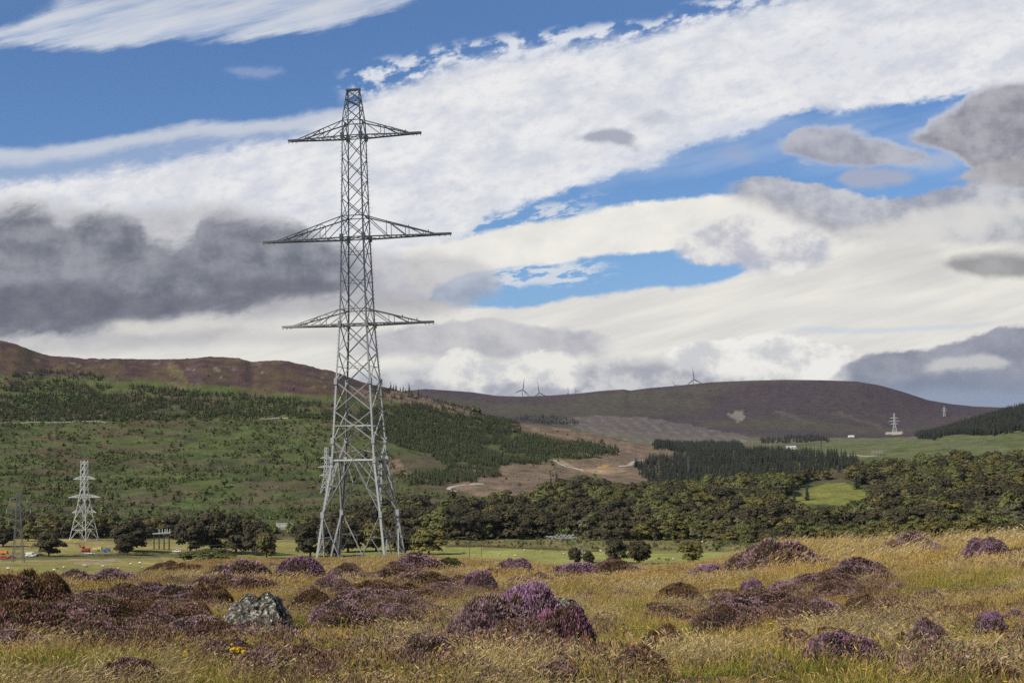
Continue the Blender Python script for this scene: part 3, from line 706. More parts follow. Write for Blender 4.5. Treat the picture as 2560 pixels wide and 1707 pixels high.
def crown_mesh(name, m, seed, base, tipc, W_=.42, zc=.58, hz=.40, n=1500, leaf=.045, lobes=15, flat=.0):
    r = np.random.default_rng(seed)
    L_ = []
    for k in range(lobes):
        d = rdir(1, r)[0]; q = r.uniform(.35, .95) if lobes < 25 else r.uniform(.55, .92)
        L_.append((d[0] * W_ * q, d[1] * W_ * q, zc + d[2] * hz * q, r.uniform(.13, .22) * (W_ / .42)))
    L_.append((0, 0, zc + hz * .6, .17)); L_.append((0, 0, zc, .24))
    L_ = np.array(L_)
    k = r.choice(len(L_), n, p=L_[:, 3] ** 2 / (L_[:, 3] ** 2).sum())
    d = rdir(n, r); d[:, 2] = np.where(d[:, 2] < -.2, -d[:, 2] * .6, d[:, 2])
    rad = L_[k, 3] * r.uniform(.55, 1.08, n) ** .6
    C = L_[k, :3] + d * rad[:, None] * np.array([1, 1, .85])
    Nn = d * 1.25 + np.array([0, 0, .25]) + rdir(n, r) * .42; Nn /= np.linalg.norm(Nn, axis=1, keepdims=True)
    s = leaf * r.uniform(.6, 1.5, n)
    V = quads(C, Nn, rdir(n, r), s, s * 1.25)
    ltint = r.uniform(.0, 1.0, len(L_))[k] * .55 + r.uniform(0, .45, n)
    col = np.array(base)[None] * (1 - ltint[:, None]) + np.array(tipc)[None] * ltint[:, None]
    col *= r.uniform(.75, 1.25, (n, 1))
    return fast_mesh(name, V, np.arange(n * 4).reshape(-1, 4), [m], cols=np.repeat(col, 4, 0))

def trunk_mesh(name, m, seed, top=.62, r0=.028):
    r = np.random.default_rng(seed); b = MB()
    b.cyl((0, 0, -.04), (0, 0, .28), r0 * 1.15, r0 * .8, 7, caps=False)
    b.cyl((0, 0, .28), (r.normal() * .02, r.normal() * .02, top), r0 * .8, r0 * .25, 7, caps=False)
    for k in range(7):
        a = r.uniform(0, 2 * PI); z = r.uniform(.22, .42); q = r.uniform(.18, .30)
        b.cyl((0, 0, z), (math.cos(a) * q, math.sin(a) * q, z + r.uniform(.12, .26)), r0 * .45, r0 * .12, 5, caps=False)
    return b.mesh(name, m)

def conifer_mesh(name, m, seed, base, tip, width=.17, tiers=17, per=8, low=.06, rag=.3):
    r = np.random.default_rng(seed)
    V = []; Fq = []; Cc = []
    def tri(p, c):
        b = len(V); V.extend(p); Fq.append(tuple(range(b, b + len(p)))); Cc.extend(c)
    for k in range(6):     # trunk, three-sided slivers
        a0 = k * PI / 3; a1 = a0 + PI / 3
        tri([(math.cos(a0) * .013, math.sin(a0) * .013, -.03), (math.cos(a1) * .013, math.sin(a1) * .013, -.03), (0, 0, .97), (0, 0, .97)], [(.08, .06, .045)] * 4)
    for t in range(tiers):
        f = t / (tiers - 1)
        z = low + (.97 - low) * f ** .92
        rad = width * (1 - f) ** .85 + .012
        for k in range(per if f < .75 else max(4, per - 3)):
            a = 2 * PI * (k + r.uniform(-.4, .4)) / per + t * .7
            rr = rad * r.uniform(1 - rag, 1 + rag * .6); dz = -rr * r.uniform(.15, .6)
            wv = rr * r.uniform(.30, .48)
            ca, sa = math.cos(a), math.sin(a)
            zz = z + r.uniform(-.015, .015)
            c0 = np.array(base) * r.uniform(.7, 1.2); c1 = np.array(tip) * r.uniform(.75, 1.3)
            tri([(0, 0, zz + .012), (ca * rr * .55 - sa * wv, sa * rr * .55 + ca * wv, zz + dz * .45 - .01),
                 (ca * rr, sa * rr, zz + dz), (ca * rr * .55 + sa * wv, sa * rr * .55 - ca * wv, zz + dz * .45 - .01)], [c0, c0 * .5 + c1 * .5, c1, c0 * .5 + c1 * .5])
    tri([(-.006, 0, .95), (.006, 0, .95), (0, 0, 1.02), (0, 0, 1.02)], [tip] * 4)
    return fast_mesh(name, np.array(V), np.array([f for f in Fq]), [m], cols=np.array(Cc))

LEAF = mat('leaf', attr='tint', rough=.75, objvar=.18, spec=.25, trans=.12)
NEEDLE = mat('needle', attr='tint', rough=.8, objvar=.28, spec=.2)
BARK = mat('bark', (.075, .06, .045), .95, var=.4, vscale=30)
STALK = mat('stalk', attr='tint', rough=.7, objvar=.25, spec=.25, trans=.20)

def stuff_gn(name, meshes, P, S, R, I, label, cat=None, parent=None):
    """one object: points that carry small copies of the given meshes"""
    n = len(P)
    me = bpy.data.meshes.new(name); me.vertices.add(n); me.vertices.foreach_set('co', np.asarray(P, np.float32).ravel())
    a = me.attributes.new('sc', 'FLOAT_VECTOR', 'POINT'); a.data.foreach_set('vector', np.asarray(S, np.float32).ravel())
    a = me.attributes.new('ro', 'FLOAT_VECTOR', 'POINT'); a.data.foreach_set('vector', np.asarray(R, np.float32).ravel())
    a = me.attributes.new('pick', 'INT', 'POINT'); a.data.foreach_set('value', np.asarray(I, np.int32))
    me.update()
    o = link(name, me); tag(o, label, cat, kind='stuff')
    c = bpy.data.collections.new(name + '_forms')
    for k, mm in enumerate(meshes):
        q = bpy.data.objects.new('%s_form_%02d' % (name, k), mm); c.objects.link(q)
    ng = bpy.data.node_groups.new(name + '_scatter', 'GeometryNodeTree')
    ng.interface.new_socket('Geometry', in_out='INPUT', socket_type='NodeSocketGeometry')
    ng.interface.new_socket('Geometry', in_out='OUTPUT', socket_type='NodeSocketGeometry')
    N = ng.nodes; L = ng.links
    gi = N.new('NodeGroupInput'); go = N.new('NodeGroupOutput')
    ip = N.new('GeometryNodeInstanceOnPoints'); ci = N.new('GeometryNodeCollectionInfo')
    ci.inputs['Collection'].default_value = c; ci.inputs['Separate Children'].default_value = True; ci.inputs['Reset Children'].default_value = True
    ip.inputs['Pick Instance'].default_value = True
    def at(nm, ty):
        q = N.new('GeometryNodeInputNamedAttribute'); q.data_type = ty; q.inputs['Name'].default_value = nm; return q.outputs[0]
    e2r = N.new('FunctionNodeEulerToRotation')
    L.new(gi.outputs[0], ip.inputs['Points']); L.new(ci.outputs[0], ip.inputs['Instance'])
    L.new(at('pick', 'INT'), ip.inputs['Instance Index'])
    L.new(at('ro', 'FLOAT_VECTOR'), e2r.inputs[0]); L.new(e2r.outputs[0], ip.inputs['Rotation'])
    L.new(at('sc', 'FLOAT_VECTOR'), ip.inputs['Scale'])
    L.new(ip.outputs[0], go.inputs[0])
    md = o.modifiers.new('scatter', 'NODES'); md.node_group = ng
    return o

def scatter_polar(n, r0, r1, ph=.40, power=2.0):
    """random ground points in the seen sector; power 2 = even density over the ground"""
    r = (rng.uniform(0, 1, n) * (r1 ** power - r0 ** power) + r0 ** power) ** (1 / power)
    p = rng.uniform(-ph, ph, n)
    return r * np.sin(p), r * np.cos(p), r
def rotz(n, tilt=.0):
    R = np.zeros((n, 3)); R[:, 2] = rng.uniform(0, 2 * PI, n); R[:, 0] = rng.normal(0, 1, n) * tilt; R[:, 1] = rng.normal(0, 1, n) * tilt
    return R

# ------------------------------------------------------------------ woods and forestry
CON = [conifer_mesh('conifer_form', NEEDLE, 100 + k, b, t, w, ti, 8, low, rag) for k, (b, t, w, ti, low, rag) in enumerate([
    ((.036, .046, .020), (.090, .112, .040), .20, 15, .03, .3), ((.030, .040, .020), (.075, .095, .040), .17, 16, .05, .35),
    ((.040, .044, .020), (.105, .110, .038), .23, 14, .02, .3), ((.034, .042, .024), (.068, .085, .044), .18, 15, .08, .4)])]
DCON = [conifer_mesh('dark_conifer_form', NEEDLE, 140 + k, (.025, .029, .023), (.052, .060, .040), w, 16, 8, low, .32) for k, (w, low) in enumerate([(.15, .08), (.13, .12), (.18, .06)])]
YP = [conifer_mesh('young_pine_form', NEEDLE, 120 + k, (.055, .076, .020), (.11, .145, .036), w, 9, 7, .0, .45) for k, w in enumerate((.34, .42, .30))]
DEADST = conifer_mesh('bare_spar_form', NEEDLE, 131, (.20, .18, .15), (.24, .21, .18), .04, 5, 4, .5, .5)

HILLPOLY = [
 (1.0, 'g', [(-80, 985), (0, 985), (120, 985), (250, 990), (480, 998), (600, 1010), (700, 1018), (860, 1028), (900, 1052), (800, 1048), (700, 1040), (560, 1046), (300, 1053), (-80, 1053)], 1000, 3000),
 (.8, 'g', [(-80, 955), (0, 955), (160, 950), (250, 962), (420, 968), (560, 985), (700, 995), (860, 1010), (860, 1022), (620, 1008), (480, 995), (240, 985), (-80, 975)], 1000, 3000),
 (.5, 'g', [(30, 930), (150, 925), (250, 935), (255, 950), (120, 945), (0, 950)], 1000, 3000),
 (1.0, 'g', [(897, 1020), (960, 1010), (1043, 1012), (1120, 1020), (1189, 1039), (1291, 1057), (1262, 1097), (1372, 1138), (1372, 1160), (1244, 1163), (1244, 1185), (1189, 1203), (1025, 1214), (1021, 1192), (1116, 1170), (1079, 1138), (1006, 1119), (962, 1105), (897, 1083)], 1000, 3000),
 (1.0, 'g', [(1262, 1097), (1317, 1086), (1408, 1103), (1540, 1116), (1540, 1134), (1445, 1152), (1397, 1149), (1320, 1125)], 1000, 3000),
 (.42, 'd', [(1592, 1165), (1640, 1150), (1720, 1140), (1850, 1135), (1980, 1132), (2140, 1145), (2150, 1175), (1960, 1195), (1800, 1218), (1650, 1212), (1590, 1190)], 1250, 2300),
 (.55, 'd', [(1640, 1112), (1850, 1110), (1855, 1128), (1640, 1130)], 2100, 4000),
 (.8, 'd', [(1280, 1040), (1360, 1036), (1440, 1050), (1450, 1064), (1400, 1066), (1290, 1052)], 2600, 4400),
 (.16, 'd', [(1900, 1098), (2040, 1090), (2070, 1100), (1900, 1108)], 2600, 4400),
 (1.0, 'd', [(2288, 1094), (2320, 1072), (2400, 1045), (2560, 1010), (2800, 960), (2800, 1085), (2560, 1080), (2400, 1090)], 1900, 3200)]
n = 300000
x, y, r = scatter_polar(n, 1010, 3200, .40)
z = H(x, y); px, py = proj(x, y, z)
wj = (fbm(x / 35, y / 35, 3, 71) - .5)
keep = np.zeros(n, int); den = rng.uniform(0, 1, n)
for d, k, poly, ra, rb in HILLPOLY:
    f = in_poly(px + wj * 40, py + wj * 22, poly) & (r > ra) & (r < rb) & (den < d * (.85 if k == 'g' else .62))
    keep[f] = 1 if k == 'g' else 2
gap = fbm(x / 30, y / 30, 3, 73)
keep[(keep == 1) & (gap < .30)] = 0
farst = (r > 3000)
cx, cy, cz, ck, cr, cpx = x[keep > 0], y[keep > 0], z[keep > 0], keep[keep > 0], r[keep > 0], px[keep > 0]
x2, y2, r2 = scatter_polar(9000, 2900, 4400, .36); z2 = H(x2, y2); p2, q2 = proj(x2, y2, z2); f2 = np.zeros(9000, bool)
for d, k, poly, ra, rb in HILLPOLY:
    if rb > 3900: f2 |= in_poly(p2, q2, poly)
cx = np.concatenate([cx, x2[f2]]); cy = np.concatenate([cy, y2[f2]]); cz = np.concatenate([cz, z2[f2]]); ck = np.concatenate([ck, np.full(f2.sum(), 2)]); cr = np.concatenate([cr, r2[f2]]); cpx = np.concatenate([cpx, p2[f2]])
hgt = np.where(ck == 1, rng.uniform(4.0, 8.0, len(cx)), rng.uniform(6, 14, len(cx)) * (.7 + .6 * fbm(cx / 30, cy / 30, 2, 75)))
print('conifers', len(cx))
# the nearest stand out as trees of their own, the rest is forest
order = np.argsort(cr + rng.uniform(0, 25, len(cr)))
own = np.zeros(len(cx), bool); own[order[:240]] = True
FOREST = CON + DCON
pick = np.where(ck == 1, rng.integers(0, 4, len(cx)), rng.integers(4, 7, len(cx)))
S = np.stack([hgt * rng.uniform(.85, 1.25, len(cx)), hgt * rng.uniform(.85, 1.25, len(cx)), hgt], 1)
m_ = ~own
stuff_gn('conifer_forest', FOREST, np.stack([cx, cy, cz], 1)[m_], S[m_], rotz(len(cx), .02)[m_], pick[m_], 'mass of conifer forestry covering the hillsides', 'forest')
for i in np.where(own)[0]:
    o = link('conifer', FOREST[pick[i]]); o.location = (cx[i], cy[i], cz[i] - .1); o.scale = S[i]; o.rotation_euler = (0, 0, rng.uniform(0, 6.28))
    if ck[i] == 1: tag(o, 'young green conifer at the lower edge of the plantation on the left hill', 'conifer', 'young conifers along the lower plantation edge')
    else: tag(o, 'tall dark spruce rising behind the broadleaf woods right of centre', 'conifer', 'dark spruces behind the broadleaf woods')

# scrub and young pines over the lower hillside
n = 95000
x, y, r = scatter_polar(n, 975, 2300, .40, 1.5)
z = H(x, y); px, py = proj(x, y, z)
cl = fbm(x / 28, y / 28, 4, 81); cl2 = fbm(x / 110, y / 60, 3, 83)
area = in_poly(px, py, [(-100, 985), (860, 1010), (960, 1120), (1060, 1215), (1120, 1240), (1300, 1245), (1500, 1215), (1600, 1215), (1600, 1345), (-100, 1352)])
thin = in_poly(px, py, [(-100, 900), (860, 960), (1200, 1045), (1560, 1110), (1450, 1240), (-100, 1000)])
sel = (area & (cl > .40) & (rng.uniform(0, 1, n) < .35 + 1.1 * sstep(.40, .62, cl2))) | (thin & (rng.uniform(0, 1, n) < .035))
x, y, z, r = x[sel], y[sel], z[sel], r[sel]; m = len(x); print('scrub', m)
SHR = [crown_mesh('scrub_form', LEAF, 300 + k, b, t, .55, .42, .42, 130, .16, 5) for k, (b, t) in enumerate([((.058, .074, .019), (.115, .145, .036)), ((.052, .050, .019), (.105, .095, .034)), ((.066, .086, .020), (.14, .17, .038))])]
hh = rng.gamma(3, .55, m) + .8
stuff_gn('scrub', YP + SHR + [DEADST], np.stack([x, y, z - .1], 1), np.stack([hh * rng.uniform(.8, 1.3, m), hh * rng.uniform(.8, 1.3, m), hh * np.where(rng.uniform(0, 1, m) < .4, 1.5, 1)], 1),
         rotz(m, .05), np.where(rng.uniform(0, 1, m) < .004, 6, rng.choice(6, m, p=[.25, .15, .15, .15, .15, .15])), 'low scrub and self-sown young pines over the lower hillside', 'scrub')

# broadleaf woods
KIND = {
 'dark':  dict(base=(.034, .029, .015), tip=(.078, .064, .027)),
 'olive': dict(base=(.070, .062, .019), tip=(.165, .138, .036)),
 'green': dict(base=(.060, .064, .020), tip=(.135, .138, .040)),
 'grey':  dict(base=(.080, .074, .038), tip=(.165, .148, .072)),
}
BL = {}
for kn_, kk in KIND.items():
    BL[kn_] = []
    for v in range(3):
        sh = [(.44, .48, .48), (.40, .49, .49), (.50, .46, .46)][v]
        BL[kn_].append((crown_mesh('crown_' + kn_, LEAF, 400 + v + 10 * len(BL), kk['base'], kk['tip'], sh[0], sh[1], sh[2], 2100, .047, 17), trunk_mesh('trunk', BARK, 500 + v)))
SOLOC = {k: [crown_mesh('dense_crown_' + k, LEAF, 460 + v + len(k), KIND[k]['base'], KIND[k]['tip'], (.40, .36, .44)[v], .47, .45, 4200, .040, 38) for v in range(3)] for k in ('dark', 'olive', 'green')}
def whole_tree(kn_, v):
    c, t = BL[kn_][v]
    bm = bmesh.new(); bm.from_mesh(c); bm.from_mesh(t)
    me = bpy.data.meshes.new('tree_' + kn_); bm.to_mesh(me)
    nc = len(c.polygons); mi = np.zeros(len(me.polygons), np.int32); mi[nc:] = 1
    me.materials.append(LEAF); me.materials.append(BARK); me.polygons.foreach_set('material_index', mi); bm.free(); return me
BLW = {k: [whole_tree(k, v) for v in range(3)] for k in BL}
def tree_parts(name, kn_, v, loc, h, wx, rz, label, cat='tree', group=None):
    e = empty(name, loc, rz, label, cat, group); e.scale = (wx, wx, h)
    link('trunk', BL[kn_][v][1], e); link('crown', SOLOC[kn_][v], e)
    return e
def size_at(r, pxs_): return pxs_ * r / F
def put_tree(px, pyb, wpx, hpx, kn_, v, label, group=None, rmin=520, rmax=1400, cat='tree', name='broadleaf_tree', sink=.0):
    P, r = hit(px, pyb, rmin, rmax)
    h = size_at(r, hpx); w = size_at(r, wpx)
    base_w = (.42, .36, .47)[v] * 2 + .14
    return tree_parts(name, kn_, v, (P[0], P[1], P[2] - .03 * h - sink), h / 1.10, w / base_w * 1.06, rng.uniform(0, 6.28), label, cat, group)
# (x, base y, width, height, kind, form, label)
SOLO = [
 (122, 1390, 74, 68, 'dark', 0, 'round dark tree beside the white van'),
 (318, 1386, 62, 62, 'dark', 2, 'lower dark crown of the tree pair between the machinery and the switch poles'),
 (326, 1377, 98, 96, 'dark', 1, 'tall dark tree standing between the lattice pylon and the switch poles'),
 (8, 1366, 60, 55, 'dark', 1, 'dark tree at the left edge of the photo behind the old pylon'),
 (70, 1352, 50, 52, 'olive', 0, 'brownish tree just behind the old dark pylon'),
 (476, 1384, 78, 108, 'dark', 1, 'dark tree at the left end of the dense clump in the pasture'),
 (528, 1382, 92, 118, 'dark', 0, 'tallest dark tree of the dense clump in the pasture, second from its left end'),
 (590, 1384, 90, 116, 'dark', 2, 'dark tree in the middle of the dense clump, third from its left end'),
 (640, 1388, 70, 105, 'dark', 1, 'dark tree near the right end of the dense clump in the pasture'),
 (666, 1396, 54, 84, 'olive', 1, 'smaller olive tree at the right end of the dense clump, below the pale cabin'),
 (776, 1392, 80, 100, 'dark', 0, 'dark tree just right of the pale cabin'),
 (826, 1392, 80, 96, 'dark', 2, 'dark tree behind the left feet of the big pylon'),
 (870, 1380, 90, 96, 'dark', 1, 'dark tree seen through the middle of the big pylon base'),
 (940, 1378, 86, 92, 'olive', 0, 'brown-green tree behind the right feet of the big pylon'),
 (1010, 1386, 74, 84, 'dark', 2, 'dark tree just right of the big pylon feet'),
 (1072, 1386, 100, 82, 'olive', 2, 'round olive-topped tree right of the big pylon'),
 (520, 1408, 150, 44, 'green', 2, 'broad low bush in front of the dense tree clump'),
 (1438, 1412, 36, 58, 'dark', 1, 'narrow dark tree left of the wooden pole in the green field'),
 (1472, 1413, 34, 46, 'dark', 1, 'small dark tree right of the wooden pole in the green field'),
 (1542, 1408, 70, 74, 'dark', 0, 'dark round tree with a forked stem, left one of the field pair'),
 (1599, 1410, 62, 76, 'dark', 1, 'dense dark tree, right one of the field pair'),
 (1725, 1405, 62, 66, 'olive', 1, 'ragged olive tree alone near the end of the green field'),
 (1950, 1378, 70, 46, 'green', 2, 'bushy tree low behind the tall purple heather hummock'),
 (1920, 1368, 50, 44, 'olive', 0, 'small olive tree left of the bushy tree behind the tall heather hummock'),
]
for (a, b, c, d, k, v, lb) in SOLO:
    put_tree(a, b, c, d, k, v, lb, rmin=560, rmax=960, name='bush' if 'bush ' in lb and 'tree' not in lb.split('bush')[0] else 'broadleaf_tree', cat='bush' if lb.startswith('broad low') else 'tree')

WOOD = [(400, 1352), (440, 1330), (560, 1322), (700, 1324), (800, 1315), (900, 1305), (1000, 1285), (1100, 1288), (1250, 1284), (1330, 1272), (1400, 1235), (1480, 1225), (1560, 1245), (1650, 1240), (1800, 1232), (2000, 1205),
        (2150, 1190), (2300, 1172), (2700, 1160), (2700, 1372), (2100, 1372), (1900, 1362), (1750, 1352), (1300, 1349), (1110, 1350), (1000, 1356), (700, 1362), (400, 1362)]
n = 26000
x, y, r = scatter_polar(n, 800, 1900, .40)
z = H(x, y); px, py = proj(x, y, z)
knoll = in_poly(px, py, [(1940, 1250), (2020, 1205), (2110, 1195), (2190, 1225), (2200, 1270), (2140, 1312), (2010, 1312), (1960, 1285)])
left_scrub = in_poly(px, py, [(-100, 1352), (-100, 1318), (200, 1325), (400, 1330), (400, 1352)])
sel = (in_poly(px, py, WOOD) & ~knoll) | (left_scrub & (rng.uniform(0, 1, n) < .8))
sel &= (px > 1080) | (r > 960)
sel &= ~((px > 672) & (px < 752) & (py > 1318))
sel &= ~((px > 1345) & (px < 1468) & (r < 1015))
x, y, z, r, px, py = x[sel], y[sel], z[sel], r[sel], px[sel], py[sel]
# keep them a crown apart
o_ = np.argsort(r); keep = []; ij_ = rng.uniform(0, 1, len(r))
cell = {}
for i in o_:
    g = (int(x[i] // 11), int(y[i] // 11)); ok = True
    for dx in (-1, 0, 1):
        for dy in (-1, 0, 1):
            for j in cell.get((g[0] + dx, g[1] + dy), ()):
                if (x[i] - x[j]) ** 2 + (y[i] - y[j]) ** 2 < (10.8 if ij_[i] > .4 else 7.0) ** 2: ok = False
    if ok: cell.setdefault(g, []).append(i); keep.append(i)
keep = np.array(keep); print('broadleaf', len(keep))
x, y, z, r, px, py = x[keep], y[keep], z[keep], r[keep], px[keep], py[keep]
m = len(x)
ty = fbm(x / 60, y / 60, 3, 91)
kinds = np.where(ty < .43, 'dark', np.where(ty < .52, 'green', np.where(ty < .60, 'olive', 'grey')))
swap = rng.uniform(0, 1, m) < .42
kinds = np.where(swap, rng.choice(['dark', 'olive', 'green', 'grey'], m), kinds)
kinds = np.where((px < 1650) & (py > 1300) & (rng.uniform(0, 1, m) < .55), 'dark', kinds)
hh = rng.uniform(9, 22, m) * np.where(kinds == 'grey', .72, 1) * np.where(r < 930, .62, 1) * np.where(px < 900, .72, 1)
ww = hh * rng.uniform(.9, 1.45, m)
vv = rng.integers(0, 3, m)
# the frontmost of each direction, which show whole, are trees of their own
score = r + rng.uniform(0, 60, m)
own = np.zeros(m, bool); own[np.argsort(score)[:268]] = True
Kl = ['dark', 'olive', 'green', 'grey']
forms = [BLW[k][v] for k in Kl for v in range(3)]
pick = np.array([Kl.index(k) * 3 + v for k, v in zip(kinds, vv)])
mm = ~own
stuff_gn('woodland', forms, np.stack([x, y, z - .3], 1)[mm], np.stack([ww, ww, hh], 1)[mm], rotz(m, .03)[mm], pick[mm], 'crowns of the broadleaf wood massed behind its front trees', 'woodland')
WORDS = {'dark': 'dark brown-green', 'olive': 'olive-topped', 'green': 'mid-green', 'grey': 'pale grey-green'}
for i in np.where(own)[0]:
    o = link('broadleaf_tree', BLW[kinds[i]][vv[i]])
    o.location = (x[i], y[i], z[i] - .3); o.scale = (ww[i], ww[i], hh[i]); o.rotation_euler = (0, 0, rng.uniform(0, 6.28))
    zone = ('at the far left foot of the hill behind the lattice pylon' if px[i] < 400 else 'in the wood edge behind the dense clump and the big pylon' if px[i] < 1000 else
            'in the wood edge left of the stacked bales' if px[i] < 1370 else 'in the wood edge behind the green field and the bales' if px[i] < 1700 else
            'in the wood below the bright grassy knoll' if px[i] < 2100 else 'in the wood at the right, above the golden brow')
    tag(o, '%s tree %s' % (WORDS[kinds[i]], zone), 'tree', '%s trees %s' % (WORDS[kinds[i]], zone))

# dark conifers that poke out of the broadleaf wood
for k, (a, b, h_) in enumerate([(1378, 1232, 40), (1392, 1230, 48), (1406, 1236, 34), (1160, 1300, 40), (1112, 1306, 36), (1285, 1296, 34), (1948, 1250, 38), (1986, 1254, 32), (2018, 1250, 36), (1692, 1244, 44), (1722, 1246, 50), (1758, 1246, 42), (1622, 1232, 38),
                                (2086, 1300, 34), (2142, 1222, 38), (2232, 1200, 40), (2262, 1226, 44), (2376, 1240, 46), (2448, 1216, 40), (2520, 1262, 50), (2330, 1290, 50), (1846, 1262, 40), (1880, 1276, 42), (1560, 1268, 40), (1500, 1262, 38)]):
    P, r_ = hit(a, b, 1000, 2000); o = link('conifer', DCON[k % 3]); s = size_at(r_, h_) * 1.25
    o.location = (P[0], P[1], P[2] - .5); o.scale = (s * 1.35, s * 1.35, s); o.rotation_euler = (0, 0, k * 1.7)
    z_ = 'near the felled ground' if a < 1450 else 'left of the bright knoll' if a < 1940 else 'beside the bright knoll' if a < 2150 else 'in the right-hand wood'
    tag(o, 'dark pointed conifer poking out of the broadleaf crowns %s' % z_, 'conifer', 'conifers poking out of the wood %s' % z_)
# spruces that stand out on the skyline of the left hill
for k, (a, b, h_) in enumerate([(977, 972, 21), (984, 971, 15), (990, 973, 17), (1001, 976, 14), (1008, 977, 18), (1014, 979, 12), (1023, 979, 25), (1046, 988, 22), (1053, 990, 12), (1068, 994, 13), (1079, 997, 9)]):
    P, r_ = hit(a, b + 2, 1500, 2600); o = link('skyline_spruce', DCON[k % 3]); s = size_at(r_, h_) * 1.1
    o.location = (P[0], P[1], P[2] - .5); o.scale = (s * 1.25, s * 1.25, s); o.rotation_euler = (0, 0, k * 1.3)
    nm = {6: 'tallest pointed spruce on the skyline right of the big pylon', 7: 'lone spruce apart from the row, lower down the skyline'}.get(k)
    tag(o, nm or 'small dark spruce in the broken row on the skyline right of the big pylon', 'spruce', None if nm else 'spruces in a row on the skyline')
n = 700; tt = rng.uniform(0, 1, n)
ax = np.interp(tt, [0, .1, .3, .6, 1], [930, 970, 1080, 1220, 1300]); P_ = []
ph, t_ = phi_t(ax, np.interp(ax, *zip(*LEFT_RIDGE)))
rr_ = rng.uniform(2080, 2260, n); xx = rr_ * np.sin(ph); yy = rr_ * np.cos(ph); s = rng.gamma(2.5, 1.1, n) + 1
stuff_gn('ridge_scrub', DCON + SHR[1:2], np.stack([xx, yy, H(xx, yy) - .2], 1), np.stack([s * 1.2, s * 1.2, s], 1), rotz(n), rng.integers(0, 4, n), 'low dark scrub along the falling ridge', 'scrub')

# shrubs in the rough strip behind the green field, and rushes
n = 2600; x, y, r = scatter_polar(n * 4, 640, 1000, .38); z = H(x, y); px, py = proj(x, y, z)
sel = in_poly(px, py, [(1100, 1338), (1700, 1338), (2300, 1336), (2300, 1375), (1640, 1378), (1480, 1374), (1110, 1364)]) & (fbm(x / 12, y / 12, 3, 95) > .46)
x, y, z = x[sel][:n], y[sel][:n], z[sel][:n]; m = len(x); s = rng.gamma(2.2, .45, m) + .4
stuff_gn('rough_strip_scrub', YP + SHR, np.stack([x, y, z - .05], 1), np.stack([s, s, s * 1.2], 1), rotz(m), rng.integers(0, 6, m), 'seedling trees and rushes in the rough strip behind the green field', 'scrub')

def hedge(name, pts, hgt_, wid, label, cat, cols, dens=26):
    """a low ragged bank following the ground between photo points"""
    P = np.array([hit(a, b, 420, 960)[0] for a, b in pts])
    C = []; r_ = np.random.default_rng(len(name) * 7 + int(pts[0][0]))
    for a, b in zip(P[:-1], P[1:]):
        L_ = np.linalg.norm(b - a); k = int(L_ * dens)
        t = r_.uniform(0, 1, (k, 1)); q = a + (b - a) * t
        q[:, 0] += r_.normal(0, wid * .3, k); q[:, 1] += r_.normal(0, wid * .3, k)
        top = hgt_ * (.45 + .9 * fbm(q[:, 0] / 5, q[:, 1] / 5, 3, 7))
        q[:, 2] = H(q[:, 0], q[:, 1]) + r_.uniform(0, 1, k) * top
        C.append(q)
    C = np.concatenate(C); k = len(C); s = r_.uniform(.16, .42, k)
    t = r_.uniform(0, 1, (k, 1)); col = np.array(cols[0]) * (1 - t) + np.array(cols[1]) * t
    V = quads(C, rdir(k, r_), rdir(k, r_), s, s)
    return tag(link(name, fast_mesh(name, V, np.arange(k * 4).reshape(-1, 4), [LEAF], cols=np.repeat(col, 4, 0))), label, cat)
hedge('field_bank', [(1480, 1410), (1560, 1412), (1650, 1414), (1740, 1413), (1840, 1409), (1920, 1404)], 1.5, 1.4, 'dark overgrown dyke along the near edge of the green field', 'bank', ((.035, .032, .016), (.10, .085, .035)))
hedge('field_bank', [(1110, 1367), (1200, 1366), (1300, 1371), (1400, 1375), (1500, 1379)], 1.1, 1.0, 'brown grassy bank along the far edge of the green field', 'bank', ((.07, .05, .025), (.17, .12, .05)))
hedge('field_bank', [(60, 1394), (150, 1392), (260, 1390), (380, 1386), (470, 1388), (560, 1396), (640, 1400)], 1.7, 2.2, 'dark rushy bank running below the parked vehicles', 'bank', ((.05, .052, .018), (.11, .10, .035)), 16)
hedge('field_bank', [(150, 1347), (230, 1350), (300, 1353), (380, 1352)], 1.4, 1.6, 'dark scrubby bank at the feet of the left lattice pylon', 'bank', ((.04, .04, .016), (.09, .08, .03)), 16)
# ------------------------------------------------------------------ lattice pylons
def steel_mat(name, col, rough, metal):
    m = mat(name, col, rough, metal, var=.16, vscale=1.3, bump=.15, bscale=6, spec=.25)
    return m
STEEL = steel_mat('galvanised_steel', (.30, .305, .30), .6, .0)
STEELF = steel_mat('pale_galvanised_steel', (.42, .43, .42), .6, .0)
STEELD = steel_mat('weathered_steel', (.14, .14, .145), .7, .2)
CONC = mat('concrete', (.36, .34, .31), .9, var=.2, vscale=8)

def lerp(a, b, t): return a + (b - a) * t
class Tower:
    """tapering square lattice tower; half-widths by height"""
    def __init__(s, prof, depth=None, lean=0.0):
        s.h = [p[0] for p in prof]; s.w = [p[1] / 2 for p in prof]; s.depth = depth; s.lean = lean
    def hw(s, z): return float(np.interp(z, s.h, s.w))
    def hd(s, z): return float(np.interp(z, s.depth[0], s.depth[1])) / 2 if s.depth is not None else s.hw(z)
    def c(s, k, z):      # corner k: 0 near-left, 1 near-right, 2 far-right, 3 far-left
        sx = (-1, 1, 1, -1)[k]; sy = (-1, -1, 1, 1)[k]
        return np.array([sx * s.hw(z) + s.lean * z, sy * s.hd(z), z])

